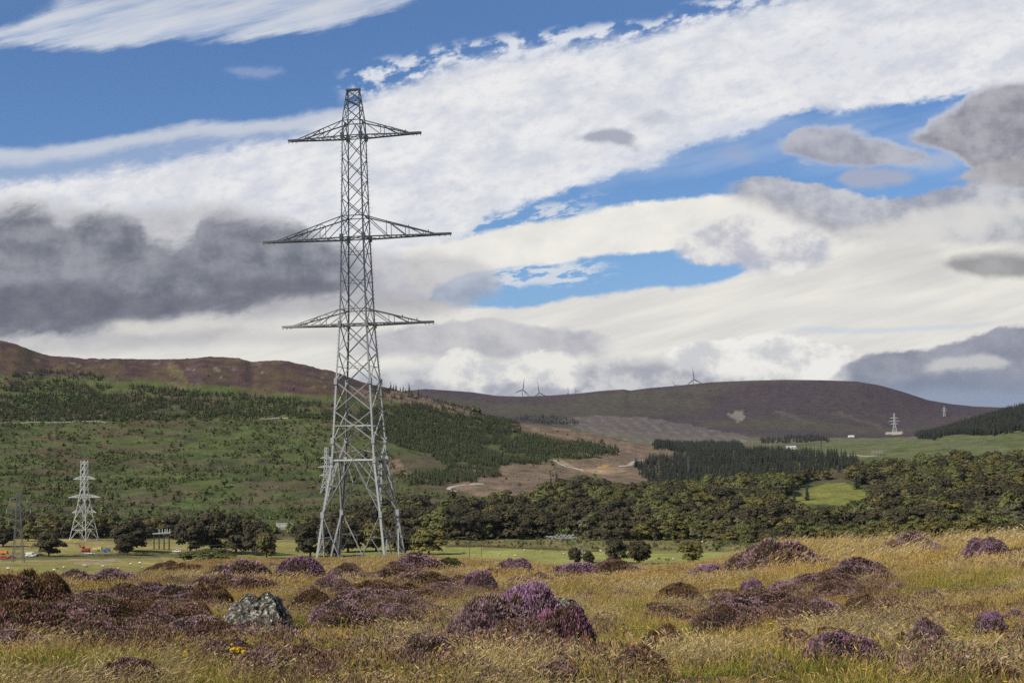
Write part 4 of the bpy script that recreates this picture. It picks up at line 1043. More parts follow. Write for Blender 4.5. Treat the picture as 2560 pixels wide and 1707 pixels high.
ty_ = 149.0
d_ = ray(904, 1422); PB = d_ / d_[1] * ty_
YAW = -math.asin(.197)          # left arm comes towards the viewer
def hgt_at(py, px=893):
    d = ray(px, py); return d[2] / d[1] * ty_ - PB[2]
zz = {k: hgt_at(v) for k, v in dict(top=224.5, tau=304, tal=342, mau=542, mal=595, lau=774, lal=811, bend=880, n1=954, n2=1027, n3=1101, waist=1149, joint=1283).items()}
print('pylon', {k: round(v, 2) for k, v in zz.items()})
mpp = .04256
prof = [(-1.5, 8.15), (0, 7.75), (zz['joint'], 6.28), (zz['waist'], 4.66), (zz['n1'], 3.76), (zz['bend'], 3.33), (zz['lal'], 2.98), (zz['mal'], 2.46), (zz['tal'], 2.05), (zz['tau'], 2.0), (zz['top'], 1.36)]
dep = ([-1.5, 0, zz['joint'], zz['waist'], zz['n1'], zz['bend'], zz['lal'], zz['mal'], zz['tal'], zz['tau'], zz['tau'] + 1.4, zz['top']], [8.15, 7.75, 6.28, 4.66, 3.76, 3.33, 2.98, 2.46, 2.05, 2.0, 1.5, .42])
T = Tower(prof, dep, lean=-.0085)
pyl = empty('transmission_pylon', (PB[0], PB[1], PB[2]), YAW, 'tall bare lattice pylon with three pairs of crossarms and no wires, standing behind the heather', 'pylon')
faces = [(0, 1), (1, 2), (2, 3), (3, 0)]
# main corner legs, thinner upward, each a part
for k in range(4):
    b = MB(); hs_ = [-1.5, zz['joint'], zz['waist'], zz['n3'], zz['n2'], zz['n1'], zz['bend'], zz['lal'], 29.1, 32, zz['mal'], 38, 41.5, zz['tal'], zz['tau'], zz['top']]
    for a, c in zip(hs_[:-1], hs_[1:]):
        w = lerp(.225, .10, min(1, max(0, a / 48)))
        inw = np.array([T.lean * 0 - T.c(k, a)[0], -T.c(k, a)[1], 0]) * 1.0
        b.angle(T.c(k, a), T.c(k, c), w, w * .22, inw)
    # splice plates and step bolts up the leg
    for z in (zz['joint'], zz['waist'], zz['n3'], zz['n1'], zz['lal'], zz['mal'], zz['tal']):
        p = T.c(k, z); s_ = .17; b.box(p - [s_, s_, .32], p + [s_, s_, .32])
    if k in (0, 2):
        for z in np.arange(3.5, zz['tal'], .45):
            p = T.c(k, z); o_ = (-1 if k == 0 else 1)
            b.bar(p, p + np.array([o_ * .20, 0, 0]), .03)
    b.cyl(T.c(k, -1.5), T.c(k, -1.5) + np.array([0, 0, .9]), .45, .38, 10)
    b.build('leg', STEEL, pyl)

b = MB(); cols = MB()
def xpanel(b, z0, z1, w, faces_=faces, off=0.0, single=False):
    for n_, (p, q) in enumerate(faces_):
        b.angle(T.c(p, z0), T.c(q, z1), w, w * .25, (-T.c(p, z0)[0], -T.c(p, z0)[1], 0))
        if not single: b.angle(T.c(q, z0), T.c(p, z1), w, w * .25, (-T.c(q, z0)[0], -T.c(q, z0)[1], .2))
def ring(b, z, w):
    for (p, q) in faces: b.angle(T.c(p, z), T.c(q, z), w, w * .25, (0, 0, -1))
Z = zz
nodes_up = [Z['lal'], hgt_at(738.5), hgt_at(669.5), Z['mal'], hgt_at(547), hgt_at(498), hgt_at(446), hgt_at(395.6), Z['tal']]
for a, c in zip(nodes_up[:-1], nodes_up[1:]): xpanel(b, a, c, lerp(.10, .062, a / 50))
for a, c in ((Z['n3'], Z['n2']), (Z['n2'], Z['n1']), (Z['n1'], Z['bend']), (Z['bend'], Z['lal'])): xpanel(b, a, c, .10)
for z, w in ((Z['waist'], .22), (Z['lau'], .11), (Z['lal'], .13), (Z['mau'], .10), (Z['mal'], .12), (Z['tau'], .10), (Z['tal'], .11), (lerp(Z['n3'], Z['n2'], .5), .10), (lerp(Z['bend'], Z['n1'], .5), .06),
             (lerp(nodes_up[0], nodes_up[1], .5), .055), (lerp(nodes_up[1], nodes_up[2], .5), .055), (lerp(nodes_up[2], nodes_up[3], .5), .055)): ring(b, z, w)
for z in (Z['waist'], Z['lal'], Z['mal'], Z['tal']):       # plan bracing
    b.bar(T.c(0, z), T.c(2, z), .08); b.bar(T.c(1, z), T.c(3, z), .08)
# inverted V in the top bay
for (p, q) in faces:
    mid = (T.c(p, Z['tau']) + T.c(q, Z['tau'])) / 2
    b.angle(T.c(p, Z['tal']), mid, .09, .02, (0, 0, 1)); b.angle(T.c(q, Z['tal']), mid, .09, .02, (0, 0, 1))
# half panel that meets at the waist centre, and the big K below it
for (p, q) in faces:
    mid = (T.c(p, Z['waist']) + T.c(q, Z['waist'])) / 2
    b.angle(T.c(p, Z['n3']), mid, .14, .03, (0, 0, 1)); b.angle(T.c(q, Z['n3']), mid, .14, .03, (0, 0, 1))
    m3_ = (T.c(p, Z['n3']) + mid) / 2; b.bar(m3_, lerp(T.c(p, Z['n3']), T.c(p, Z['waist']), .62), .06)
    m3_ = (T.c(q, Z['n3']) + mid) / 2; b.bar(m3_, lerp(T.c(q, Z['n3']), T.c(q, Z['waist']), .62), .06)
b.build('body_lattice', STEEL, pyl)
b = MB()
for (p, q) in faces:
    mid = (T.c(p, Z['waist']) + T.c(q, Z['waist'])) / 2
    for (u, v) in ((p, q), (q, p)):
        J = T.c(u, Z['joint'])
        b.angle(mid, J, .16, .035, (0, 0, 1))
        L1 = lerp(J, T.c(u, Z['waist']), .55); K1 = lerp(J, mid, .50)
        b.angle(L1, K1, .11, .025, (0, 0, 1))
        b.angle(L1, lerp(T.c(p, Z['waist']), mid, .82) if u == p else lerp(T.c(q, Z['waist']), mid, .82), .10, .025, (0, 0, 1))
        L2 = lerp(J, T.c(u, Z['waist']), .27); K2 = lerp(J, mid, .24)
        b.angle(L2, K2, .07, .02, (0, 0, 1)); b.angle(L2, K1, .07, .02, (0, 0, 1)); b.angle(K1, T.c(u, Z['waist']), .09, .02, (0, 0, 1))
b.build('waist_bracing', STEEL, pyl)
b = MB()
for (p, q) in faces:
    foot = (T.c(p, -.9) + T.c(q, -.9)) / 2
    for (u, v) in ((p, q), (q, p)):
        J = T.c(u, Z['joint'])
        D = lerp(J, foot, 1.0)
        off_ = (T.c(v, 0) - T.c(u, 0)); off_ /= np.linalg.norm(off_)
        b.angle(J, D - off_ * .15, .15, .035, (0, 0, 1))
        for f_, g_ in ((.34, .36), (.68, .70)):
            Lq = lerp(J, T.c(u, -.9), g_); Dq = lerp(J, D, f_)
            b.angle(Lq, Dq, .085, .02, (0, 0, 1))
        b.angle(lerp(J, D, .34), lerp(J, T.c(u, -.9), .70), .08, .02, (0, 0, 1))
        b.angle(lerp(J, D, .68), lerp(J, T.c(u, -.9), 1.0), .08, .02, (0, 0, 1))
        b.angle(lerp(J, T.c(u, -.9), .36), lerp(J, D, .0), .05, .015, (0, 0, 1))
b.build('leg_bracing', STEEL, pyl)
# peak
b = MB()
tz = [Z['tau'], hgt_at(268), hgt_at(249), Z['top']]
for a, c in zip(tz[:-1], tz[1:]): xpanel(b, a, c, .075)
ring(b, tz[2], .07); ring(b, hgt_at(246), .05)
b.bar(T.c(0, Z['top']) + [-.1, 0, 0], T.c(1, Z['top']) + [.1, 0, 0], .16); b.bar(T.c(3, Z['top']) + [-.1, 0, 0], T.c(2, Z['top']) + [.1, 0, 0], .16)
b.bar(T.c(0, Z['top']), T.c(3, Z['top']), .1); b.bar(T.c(1, Z['top']), T.c(2, Z['top']), .1)
for f_ in (.4, .55, .7): p_ = lerp(T.c(0, Z['top']), T.c(1, Z['top']), f_); b.bar(p_, p_ - [0, 0, .16], .05)
b.build('earthwire_peak', STEEL, pyl)

def crossarm(zl, zu, L, joinf, nv, sgn):
    b = MB(); ax = T.lean * zl
    lo = [T.c(0, zl), T.c(3, zl)] if sgn < 0 else [T.c(1, zl), T.c(2, zl)]
    hi = [T.c(0, zu), T.c(3, zu)] if sgn < 0 else [T.c(1, zu), T.c(2, zu)]
    tip = [np.array([ax + sgn * L, -.16, zl]), np.array([ax + sgn * L, .16, zl])]
    J = [lerp(lo[i], tip[i], joinf) + np.array([0, 0, .10]) for i in (0, 1)]
    for i in (0, 1):
        b.angle(lo[i], tip[i], .15, .035, (0, -lo[i][1], -1))
        b.angle(hi[i], J[i], .11, .025, (0, -lo[i][1], -1))
        fr_ = [lerp(0, joinf, q) for q in {3: (0, .33, .60, .85), 2: (0, .42, .78)}[nv]]
        for n_ in range(1, len(fr_)):
            lp = lerp(lo[i], tip[i], fr_[n_]); up = lerp(hi[i], J[i], fr_[n_] / joinf)
            b.bar(lp, up, .055)                                   # hangers
            pu = lerp(hi[i], J[i], fr_[n_ - 1] / joinf)
            b.angle(lerp(lo[i], tip[i], fr_[n_] - .012), pu, .085, .02, (0, 0, 1))   # raking braces
    for n_ in range(8):                                            # plan zigzag between the two bottom chords
        f0 = n_ / 8 * joinf; f1 = (n_ + 1) / 8 * joinf; i = n_ % 2
        b.bar(lerp(lo[i], tip[i], f0), lerp(lo[1 - i], tip[1 - i], f1), .06)
        if n_ in (2, 4, 6): b.bar(lerp(lo[0], tip[0], f0), lerp(lo[1], tip[1], f0), .07)
    for n_ in (1, 2):
        q = n_ / 3; b.bar(lerp(hi[0], J[0], q), lerp(hi[1], J[1], q), .05)
    # heavy end beam with bolts and hanging eyes
    e0 = (J[0] + J[1]) / 2; e1 = (tip[0] + tip[1]) / 2 + np.array([sgn * .15, 0, .02]); e0[2] = zl + .04
    b.bar(e0, e1, .40, .17)
    for q in (.3, .62, .95): p_ = lerp(e0, e1, q); b.bar(p_, p_ - [0, 0, .30], .07)
    for q in (.12, .45): p_ = lerp(hi[1], J[1], 1 - q * .9); b.bar(p_, p_ + [0, 0, .26], .08)
    return b
for zl, zu, L, nv in ((Z['tal'], Z['tau'], 338 * mpp / 2 / .98, 2), (Z['mal'], Z['mau'], 479 * mpp / 2 / .98, 3), (Z['lal'], Z['lau'], 382 * mpp / 2 / .98, 2)):
    for sgn in (-1, 1):
        crossarm(zl, zu, L, .82, nv, sgn).build('crossarm', STEEL, pyl)

def far_pylon(px, pyb, hpx, label, rmin, rmax, yaw, arms, body, base_w, top_w, m=STEELF, thick=1.0, group=None, ins=False, horn=False):
    """smaller copies of the family further off; arms: (height fraction, half length fraction)"""
    P, r_ = hit(px, pyb, rmin, rmax); h = size_at(r_, hpx)
    e = empty('transmission_pylon', (P[0], P[1], P[2] - .2), yaw, label, 'pylon', group)
    hb = [0, body[0] * h, body[1] * h, h]; wb = [base_w * h / 2, lerp(base_w, top_w, .62) * h / 2, top_w * h / 2 * 1.1, top_w * h / 2]
    def c(k, z):
        w = float(np.interp(z, hb, wb)); return np.array([(-1, 1, 1, -1)[k] * w, (-1, -1, 1, 1)[k] * w, z])
    t = max(.10, .55 * r_ / 1400) * thick            # member size stays near real, a little heavy when far
    t = .16 * thick
    for k in range(4):
        b = MB()
        for a, q in zip(hb[:-1], hb[1:]): b.bar(c(k, a), c(k, q), t * 1.5)
        b.build('leg', m, e)
    b = MB(); z = h * .0; n_ = 0
    levels = [0, .14 * h, .27 * h]
    while levels[-1] < h * .98: levels.append(min(h, levels[-1] + max(2.6 * np.interp(levels[-1], hb, wb) * .95, h * .035)))
    for a, q in zip(levels[:-1], levels[1:]):
        for (u, v) in faces:
            if a == 0:
                mid = (c(u, q) + c(v, q)) / 2; b.bar(c(u, a), mid, t); b.bar(c(v, a), mid, t); b.bar(c(u, q), c(v, q), t * 1.2)
            else:
                b.bar(c(u, a), c(v, q), t); b.bar(c(v, a), c(u, q), t)
    b.build('body_lattice', m, e)
    for (fz, fl) in arms:
        for s in (-1, 1):
            b = MB(); zl = fz * h; zu = zl + h * .038; L = fl * h
            kk = (0, 3) if s < 0 else (1, 2)
            tip = np.array([s * L, 0, zl])
            for k in kk:
                b.bar(c(k, zl), tip, t * 1.1); b.bar(c(k, zu), tip, t)
                for q in (.35, .68): b.bar(lerp(c(k, zl), tip, q), lerp(c(k, zu), tip, q), t * .8)
                b.bar(lerp(c(k, zl), tip, .35), c(k, zu), t * .8); b.bar(lerp(c(k, zl), tip, .68), lerp(c(k, zu), tip, .35), t * .8)
            ca = b.build('crossarm', m, e)
            if ins:
                i_ = MB(); q = tip
                i_.cyl(q, q - [0, 0, .3], .05)
                for zq in np.arange(.3, 2.0, .18): i_.cyl(q - [0, 0, zq], q - [0, 0, zq + .10], .17, .10, 8)
                i_.build('insulator', PORC, ca)
    if horn: pass
    return e, r_, h
PORC = mat('white_porcelain', (.72, .74, .74), .25)
lat3 = [(.765, .165), (.565, .245), (.385, .19)]
far_pylon(210, 1350, 189, 'pale grey lattice pylon without wires standing in the left pasture', 800, 1000, -.35, [(.77, .165), (.54, .24), (.35, .18)], (.36, .62), .255, .062, thick=1.25)
far_pylon(817, 1232, 113, 'thin pale lattice pylon half hidden behind the left leg of the big pylon', 1050, 1700, -.5, lat3, (.3, .6), .20, .06, thick=1.3)
far_pylon(2237, 1086, 51, 'small pale pylon on a bare pad below the moor, clear of the dark spruce hill', 3300, 4700, -.2, [(.78, .2), (.63, .26), (.50, .18)], (.3, .55), .26, .05, m=STEELF, thick=3.0)
far_pylon(2361, 1041, 25, 'tiniest pylon high on the moor above the dark spruce hill', 4300, 5300, -.2, [(.78, .2), (.63, .26), (.50, .18)], (.3, .55), .24, .05, m=STEELF, thick=2.2)
for a, b_, c_, l_ in ((1722, 1186, 46, 'faint thin pylon rising from the dark spruces, furthest left of three'), (1835, 1153, 28, 'faint thin pylon among dark spruces, middle one of three'), (2053, 1135, 31, 'faint thin pylon over rough ground beyond the spruces, furthest right of three')):
    far_pylon(a, b_, c_, l_, 1500, 3400, .3, [(.85, .13), (.7, .13), (.55, .13)], (.3, .6), .12, .04, m=STEELD, thick=1.2)
far_pylon(45, 1405, 163, 'old dark lattice pylon with white insulators at the left edge of the pasture', 560, 760, .15, [(.92, .118), (.77, .165), (.60, .135)], (.45, .80), .155, .05, m=STEELD, thick=.8, ins=True)

# ------------------------------------------------------------------ wind turbines
WHITE = mat('turbine_grey', (.20, .21, .22), .6)
def blade_mb(L):
    b = MB(); N_ = 7; pts = []
    for i in range(N_ + 1):
        f = i / N_; c_ = lerp(.045, .075, min(1, f * 5)) if f < .2 else lerp(.075, .012, (f - .2) / .8)
        c_ *= L * 1.25; t = c_ * lerp(.5, .14, min(1, f * 3)); y = L * .05 * f * f
        pts.append([(-c_ * .35, y - t / 2, f * L), (c_ * .65, y, f * L), (-c_ * .35, y + t / 2, f * L), (-c_ * .5, y, f * L)])
    vs = [p for q in pts for p in q]; fs = []
    for i in range(N_):
        for k in range(4): fs.append((i * 4 + k, i * 4 + (k + 1) % 4, i * 4 + 4 + (k + 1) % 4, i * 4 + 4 + k))
    fs += [(3, 2, 1, 0), tuple(N_ * 4 + k for k in range(4))]
    b.add(vs, fs); return b
def turbine(px, py, bpx, ang, dist, label, yaw=0.25):
    d = ray(px, py); P = d / d[1] * dist; L = bpx * dist / F
    g = float(H(P[0], P[1])); hub = P[2] - g
    e = empty('wind_turbine', (P[0], P[1], g - 1), yaw, label, 'wind turbine')
    b = MB(); b.cyl((0, 0, 0), (0, 0, hub + 1), L * .046, L * .030, 16); b.build('tower', WHITE, e)
    b = MB(); b.prism([(-.02 * L, -.035 * L), (.02 * L, -.035 * L), (.032 * L, 0), (.025 * L, .04 * L), (-.025 * L, .04 * L), (-.032 * L, 0)], -.09 * L, .12 * L)
    nb_ = b.build('nacelle', WHITE, e); nb_.location = (0, 0, hub + 1)
    b = MB(); b.cyl((0, -.15 * L, 0), (0, -.09 * L, 0), .012 * L, .036 * L, 12); hb_ = b.build('hub', WHITE, e); hb_.location = (0, 0, hub + 1)
    for k in range(3):
        q = blade_mb(L).build('blade', WHITE, e)
        q.location = (0, -.12 * L, hub + 1); q.rotation_euler = (0, math.radians(ang + 120 * k), 0)
turbine(1305.6, 974, 29, 10, 7400, 'wind turbine above the lowest dip of the skyline, furthest left one', .5)
turbine(1346.4, 982, 29, -8, 7400, 'wind turbine in the skyline dip, second from the left', .4)
turbine(1418.7, 983, 20, -2, 9200, 'small wind turbine whose hub just clears the skyline, left of a close pair', .9)
turbine(1438, 977.5, 15, -25, 9600, 'smallest wind turbine, right of the close pair', .9)
turbine(1686, 963, 16, -35, 9000, 'wind turbine with only one blade tip showing over the moor')
turbine(1733.3, 948.5, 32, -6, 7000, 'largest wind turbine, standing on the moor shoulder right of centre', .35)

# ------------------------------------------------------------------ tracks
GRAV = mat('track_gravel', (.33, .30, .26), .95, var=.2, vscale=.5)
def ribbon(name, pts, w, rmin, rmax, lift=.35, label=None):
    P = np.array([hit(a, b, rmin, rmax)[0][:2] for a, b in pts])
    Q = []
    for a, b in zip(P[:-1], P[1:]):
        k = max(2, int(np.linalg.norm(b - a) / 4))
        for i in range(k): Q.append(lerp(a, b, i / k))
    Q.append(P[-1]); Q = np.array(Q)
    for _ in range(6): Q[1:-1] = (Q[:-2] + 2 * Q[1:-1] + Q[2:]) / 4
    d = np.gradient(Q, axis=0); d /= np.linalg.norm(d, axis=1, keepdims=True) + 1e-9; nrm = np.stack([-d[:, 1], d[:, 0]], 1)
    V = []
    for s in (-1, -.35, .35, 1):
        q = Q + nrm * s * w / 2; V.append(np.c_[q, H(q[:, 0], q[:, 1]) + (lift if abs(s) < .9 else -.25)])
    V = np.stack(V, 1).reshape(-1, 3); fs = []
    for i in range(len(Q) - 1):
        for k in range(3): fs.append((i * 4 + k, i * 4 + k + 1, i * 4 + 5 + k, i * 4 + 4 + k))
    return tag(link(name, fast_mesh(name, V, np.array(fs), [GRAV], smooth=True)), label, kind='structure')
ribbon('path', [(1207, 1209), (1178, 1209), (1150, 1213), (1128, 1217), (1116, 1220), (1128, 1225), (1141, 1229)], 7, 1200, 1800, label='pale forest track with a hairpin below the plantation')
ribbon('path', [(1545, 1166), (1572, 1164), (1580, 1157), (1592, 1151), (1606, 1149)], 8, 1400, 2100, label='pale track curling over the felled ground')
ribbon('path', [(1672, 1149), (1694, 1148)], 8, 1500, 2300, label='short pale stretch of track beside the spruces')
ribbon('path', [(1380, 1149), (1402, 1160), (1430, 1169), (1460, 1176)], 5, 1400, 2100, label='sandy track down the felled slope')
ribbon('path', [(-60, 1056), (60, 1056), (160, 1056), (265, 1056)], 1.6, 1500, 2300, label='thin pale track under the plantation')
ribbon('path', [(640, 1046), (690, 1045), (722, 1045)], 2.0, 1500, 2300, label='short pale scar above the left hillside')
ribbon('path', [(2000, 1140), (2140, 1137), (2172, 1141), (2196, 1138)], 5, 1500, 2600, label='rough track toward the pale shed frame')

# ------------------------------------------------------------------ farm things in the pasture
PAINTW = mat('white_paint', (.72, .73, .74), .45, var=.06, vscale=2)
PAINTR = mat('red_paint', (.42, .03, .03), .4, var=.1, vscale=2)
PAINTB = mat('blue_paint', (.03, .12, .30), .5, var=.1, vscale=2)
PAINTO = mat('orange_paint', (.62, .22, .04), .5, var=.1, vscale=2)
PAINTD = mat('dark_blue_paint', (.03, .035, .06), .35)
GLASS = mat('window_glass', (.02, .025, .03), .08)
RUBBER = mat('black_rubber', (.02, .02, .02), .8)
GREYM = mat('grey_metal', (.30, .31, .32), .5, .4)
WOOD_ = mat('grey_weathered_wood', (.20, .165, .12), .9, var=.3, vscale=6)
DWOOD = mat('dark_creosoted_wood', (.045, .035, .028), .9, var=.3, vscale=6)
CREAM = mat('cream_sheeting', (.60, .57, .48), .6, var=.08, vscale=.7)
YELL = mat('yellow_straw', (.55, .42, .16), .9, var=.2, vscale=3)
def wheel(b_, parent, x, y, rad=.33, w=.22):
    b = MB(); b.cyl((x, y - w / 2, rad), (x, y + w / 2, rad), rad, rad, 16); t = b.build('wheel', RUBBER, parent)
    b = MB(); b.cyl((x, y - w / 2 - .02, rad), (x, y + w / 2 + .02, rad), rad * .55, rad * .55, 12); b.build('rim', GREYM, t)
def vehicle(px, py, body, win, m, label, cat, L_=4.3, Wd=1.75, yaw=0.0, rmin=560, rmax=960, wh=.33, name='parked_car'):
    P, r_ = hit(px, py, rmin, rmax); e = empty(name, tuple(P), yaw, label, cat)
    b = MB(); b.prism(body, -Wd / 2, Wd / 2); b.build('body', m, e)
    b = MB()
    for w_ in win:
        b.prism(w_, -Wd / 2 - .015, Wd / 2 + .015)
    b.build('side_window', GLASS, e)
    for sx in (-.32, .32):
        for sy in (-1, 1): wheel(None, e, sx * L_, sy * (Wd / 2 - .10), wh)
    b = MB(); b.box((-L_ / 2 - .04, -Wd * .42, .35), (-L_ / 2 + .05, Wd * .42, .52)); b.box((L_ / 2 - .05, -Wd * .42, .35), (L_ / 2 + .04, Wd * .42, .52)); b.build('bumper', RUBBER, e)
    for s in (-1, 1):
        b = MB(); b.box((-L_ / 2 - .02, s * Wd * .36 - .14, .62), (-L_ / 2 + .04, s * Wd * .36 + .14, .78)); b.build('headlight', PAINTW, e)
    return e
CARB = [(-2.15, .3), (2.15, .3), (2.15, .85), (2.0, 1.0), (1.35, 1.05), (.75, 1.45), (-.75, 1.47), (-1.35, 1.0), (-2.1, .85)]
CARW = [[(-1.2, 1.0), (-.7, 1.38), (-.05, 1.38), (-.05, 1.0)], [(.05, 1.0), (.05, 1.38), (.7, 1.36), (1.2, 1.02)]]
VANB = [(-2.65, .35), (2.6, .35), (2.6, 2.15), (-1.3, 2.2), (-1.95, 1.45), (-2.6, 1.15), (-2.68, .7)]
VANW = [[(-1.85, 1.35), (-1.3, 2.0), (-.75, 2.0), (-.75, 1.35)]]
vehicle(78, 1391, VANB, VANW, PAINTW, 'white panel van parked between the old pylon and the round dark tree', 'van', 5.3, 1.95, PI, wh=.36, name='parked_van')
vehicle(9, 1397, CARB, CARW, PAINTR, 'bright red car at the very left edge of the pasture', 'car', yaw=0)
vehicle(29, 1396, CARB, CARW, PAINTR, 'red car just left of the old pylon feet', 'car', yaw=.3)
vehicle(100, 1391, CARB, CARW, PAINTD, 'dark blue car tucked under the round dark tree', 'car', yaw=.1)
vehicle(1836, 1359, CARB, CARW, PAINTD, 'dark car parked far off in the rough strip at the right', 'car', yaw=0, rmin=600)
vehicle(1800, 1358, CARB, CARW, STEELD, 'grey car parked far off, left of the dark car', 'car', yaw=0, rmin=600)
PICK = [(-2.6, .4), (2.6, .4), (2.6, 1.0), (.5, 1.05), (.4, 1.75), (-.7, 1.78), (-1.4, 1.1), (-2.5, 1.0)]
vehicle(442, 1380, PICK, [[(-1.2, 1.15), (-.65, 1.65), (.25, 1.65), (.25, 1.15)]], PAINTW, 'white pickup parked right of the switch poles', 'pickup', 5.2, 1.85, PI, name='pickup_truck')
def small(name, px, py, label, cat, parts, yaw=0.0, rmin=560, rmax=960):
    P, r_ = hit(px, py, rmin, rmax); e = empty(name, tuple(P), yaw, label, cat)
    for nm, m_, fn in parts:
        b = MB(); fn(b); b.build(nm, m_, e)
    return e
def f_(*a): return lambda b: [b.box(*q) if len(q) == 2 else b.bar(*q) for q in a]
small('farm_trailer', 8, 1386, 'orange high-sided trailer behind the red cars at the left edge', 'trailer',
      [('box_body', PAINTO, f_(((-2.2, -1, .8), (2.2, 1, 2.1)), ((-2.3, -1.05, 2.1), (-.4, 1.05, 2.25)))), ('chassis', RUBBER, f_(((-2.3, -.5, .55), (2.9, .5, .8)))), ('wheel', RUBBER, lambda b: b.cyl((0, -1.1, .45), (0, 1.1, .45), .45, n=14))])
small('excavator', 214, 1379, 'red tracked excavator with its arm raised in the left pasture', 'excavator',
      [('track', RUBBER, f_(((-2.2, -1.3, .0), (2.2, -.8, .8)), ((-2.2, .8, .0), (2.2, 1.3, .8)))),
       ('body', PAINTR, lambda b: b.prism([(-1.6, .9), (2.0, .9), (2.1, 1.9), (1.2, 2.1), (-1.5, 2.0)], -1.2, 1.2)),
       ('cab', GLASS, lambda b: b.prism([(-1.5, 2.0), (-.3, 2.0), (-.4, 3.0), (-1.3, 3.0)], -1.15, -.2)),
       ('boom', PAINTR, f_(((-1.4, .3, 1.9), (-4.0, .3, 4.4), .5), ((-4.0, .3, 4.4), (-3.1, .3, 3.0), .35))),
       ('bucket', STEELD, lambda b: b.prism([(-3.4, 3.0), (-2.7, 3.1), (-2.8, 2.4), (-3.5, 2.3)], -.2, .8))])
small('hay_trailer', 243, 1377, 'cream loaded flat trailer beside the red excavator', 'trailer',
      [('load', YELL, f_(((-2.6, -1.1, 1.0), (.2, 1.1, 2.0)), ((.4, -1.1, 1.0), (2.4, 1.1, 2.3)))), ('bed', GREYM, f_(((-3, -1.2, .8), (3, 1.2, 1.0)))), ('wheel', RUBBER, lambda b: b.cyl((.8, -1.15, .4), (.8, 1.15, .4), .4, n=14))])
small('site_compressor', 264, 1380, 'blue wheeled machine with drawbar right of the loaded trailer', 'machine',
      [('body', PAINTB, lambda b: b.prism([(-1.9, .5), (2.2, .5), (2.2, 1.9), (.6, 2.3), (-.8, 1.6), (-1.9, 1.5)], -1, 1)), ('drawbar', STEELD, f_(((2.2, 0, .6), (4.4, 0, .3), .15))), ('wheel', RUBBER, lambda b: b.cyl((0, -1.1, .5), (0, 1.1, .5), .5, n=14))])
small('flat_trailer', 224, 1386, 'low pale flat trailer in front of the red excavator', 'trailer',
      [('bed', PAINTW, f_(((-3.2, -1.1, .6), (3.2, 1.1, .8)))), ('rail', GREYM, f_(((-3.2, -1.1, .8), (-3.1, 1.1, 1.3)), ((3.1, -1.1, .8), (3.2, 1.1, 1.3)))), ('wheel', RUBBER, lambda b: b.cyl((0, -1.05, .35), (0, 1.05, .35), .35, n=14))])
# switch poles
P, r_ = hit(404, 1373, 560, 960); sw_ = empty('switch_frame', tuple(P), .12, 'row of dark wooden poles carrying pale beams and upright insulators beside the split dark tree', 'switch frame')
for k in range(8):
    x_ = -4.3 + 8.6 * (k // 2) / 3; y_ = -1.6 if k % 2 else 1.6
    b = MB(); b.cyl((x_, y_, -.2), (x_, y_, 9.6), .20, .15, 8); b.build('pole', DWOOD, sw_)
for y_ in (-1.6, 1.6):
    b = MB(); b.bar((-5.2, y_, 9.3), (5.2, y_, 9.6 + .2 * y_), .34); b.build('beam', STEELF, sw_)
for x_ in (-1.2, .6, 2.2, 3.4, 4.9):
    b = MB(); b.cyl((x_, -1.6, 9.6), (x_, -1.6, 12.0), .20, .13, 8); b.build('insulator', PORC, sw_)
# cabin
P, r_ = hit(713, 1322, 960, 1400); cb = empty('storage_cabin', tuple(P), .22, 'long cream flat-roofed cabin among the trees above the dense clump', 'cabin')
b = MB(); b.box((-6.4, -2.2, 0), (6.4, 2.2, 4.3))
for x_ in np.arange(-6.1, 6.3, .8): b.box((x_, -2.28, .1), (x_ + .25, -2.2, 4.2))
b.build('wall', CREAM, cb); b = MB(); b.box((-6.6, -2.4, 4.3), (6.6, 2.4, 4.55)); b.build('roof', STEELF, cb)
b = MB(); b.box((-9.0, -4.2, -.3), (3.0, -3.0, 1.7)); b.build('plinth_wall', CONC, cb)
# bales
P, r_ = hit(1406, 1348, 930, 1010)
BALE = mat('grey_bale_wrap', (.27, .275, .26), .35, var=.3, vscale=1.2)
bm_ = MB(); bm_.cyl((-.62, 0, .62), (.62, 0, .62), .58, .58, 16)
bm_.cyl((-.66, 0, .62), (-.62, 0, .62), .45, .58, 16, caps=True); bm_.cyl((.62, 0, .62), (.66, 0, .62), .58, .45, 16)
bme = bm_.mesh('round_bale', BALE); ux = np.array([math.cos(.05), math.sin(.05)])
nrow = 15
for row_ in range(3):
    for k in range(nrow - (row_ == 1) * 0 - (row_ == 2)):
        q = P[:2] + ux * ((k - nrow / 2 + .5 - .3 * row_) * 1.36 * 20 / 20)
        o = link('round_bale', bme); o.location = (q[0], q[1] + row_ * .55, float(H(q[0], q[1])) * 0 + P[2] + .1 + row_ * 1.08); o.rotation_euler = (rng.uniform(0, 6), 0, .05)
        tag(o, 'grey wrapped bale in the %s layer of the long stack at the wood edge' % ('bottom', 'middle', 'top')[row_], 'bale', '%s layer of the bale stack' % ('bottom', 'middle', 'top')[row_])
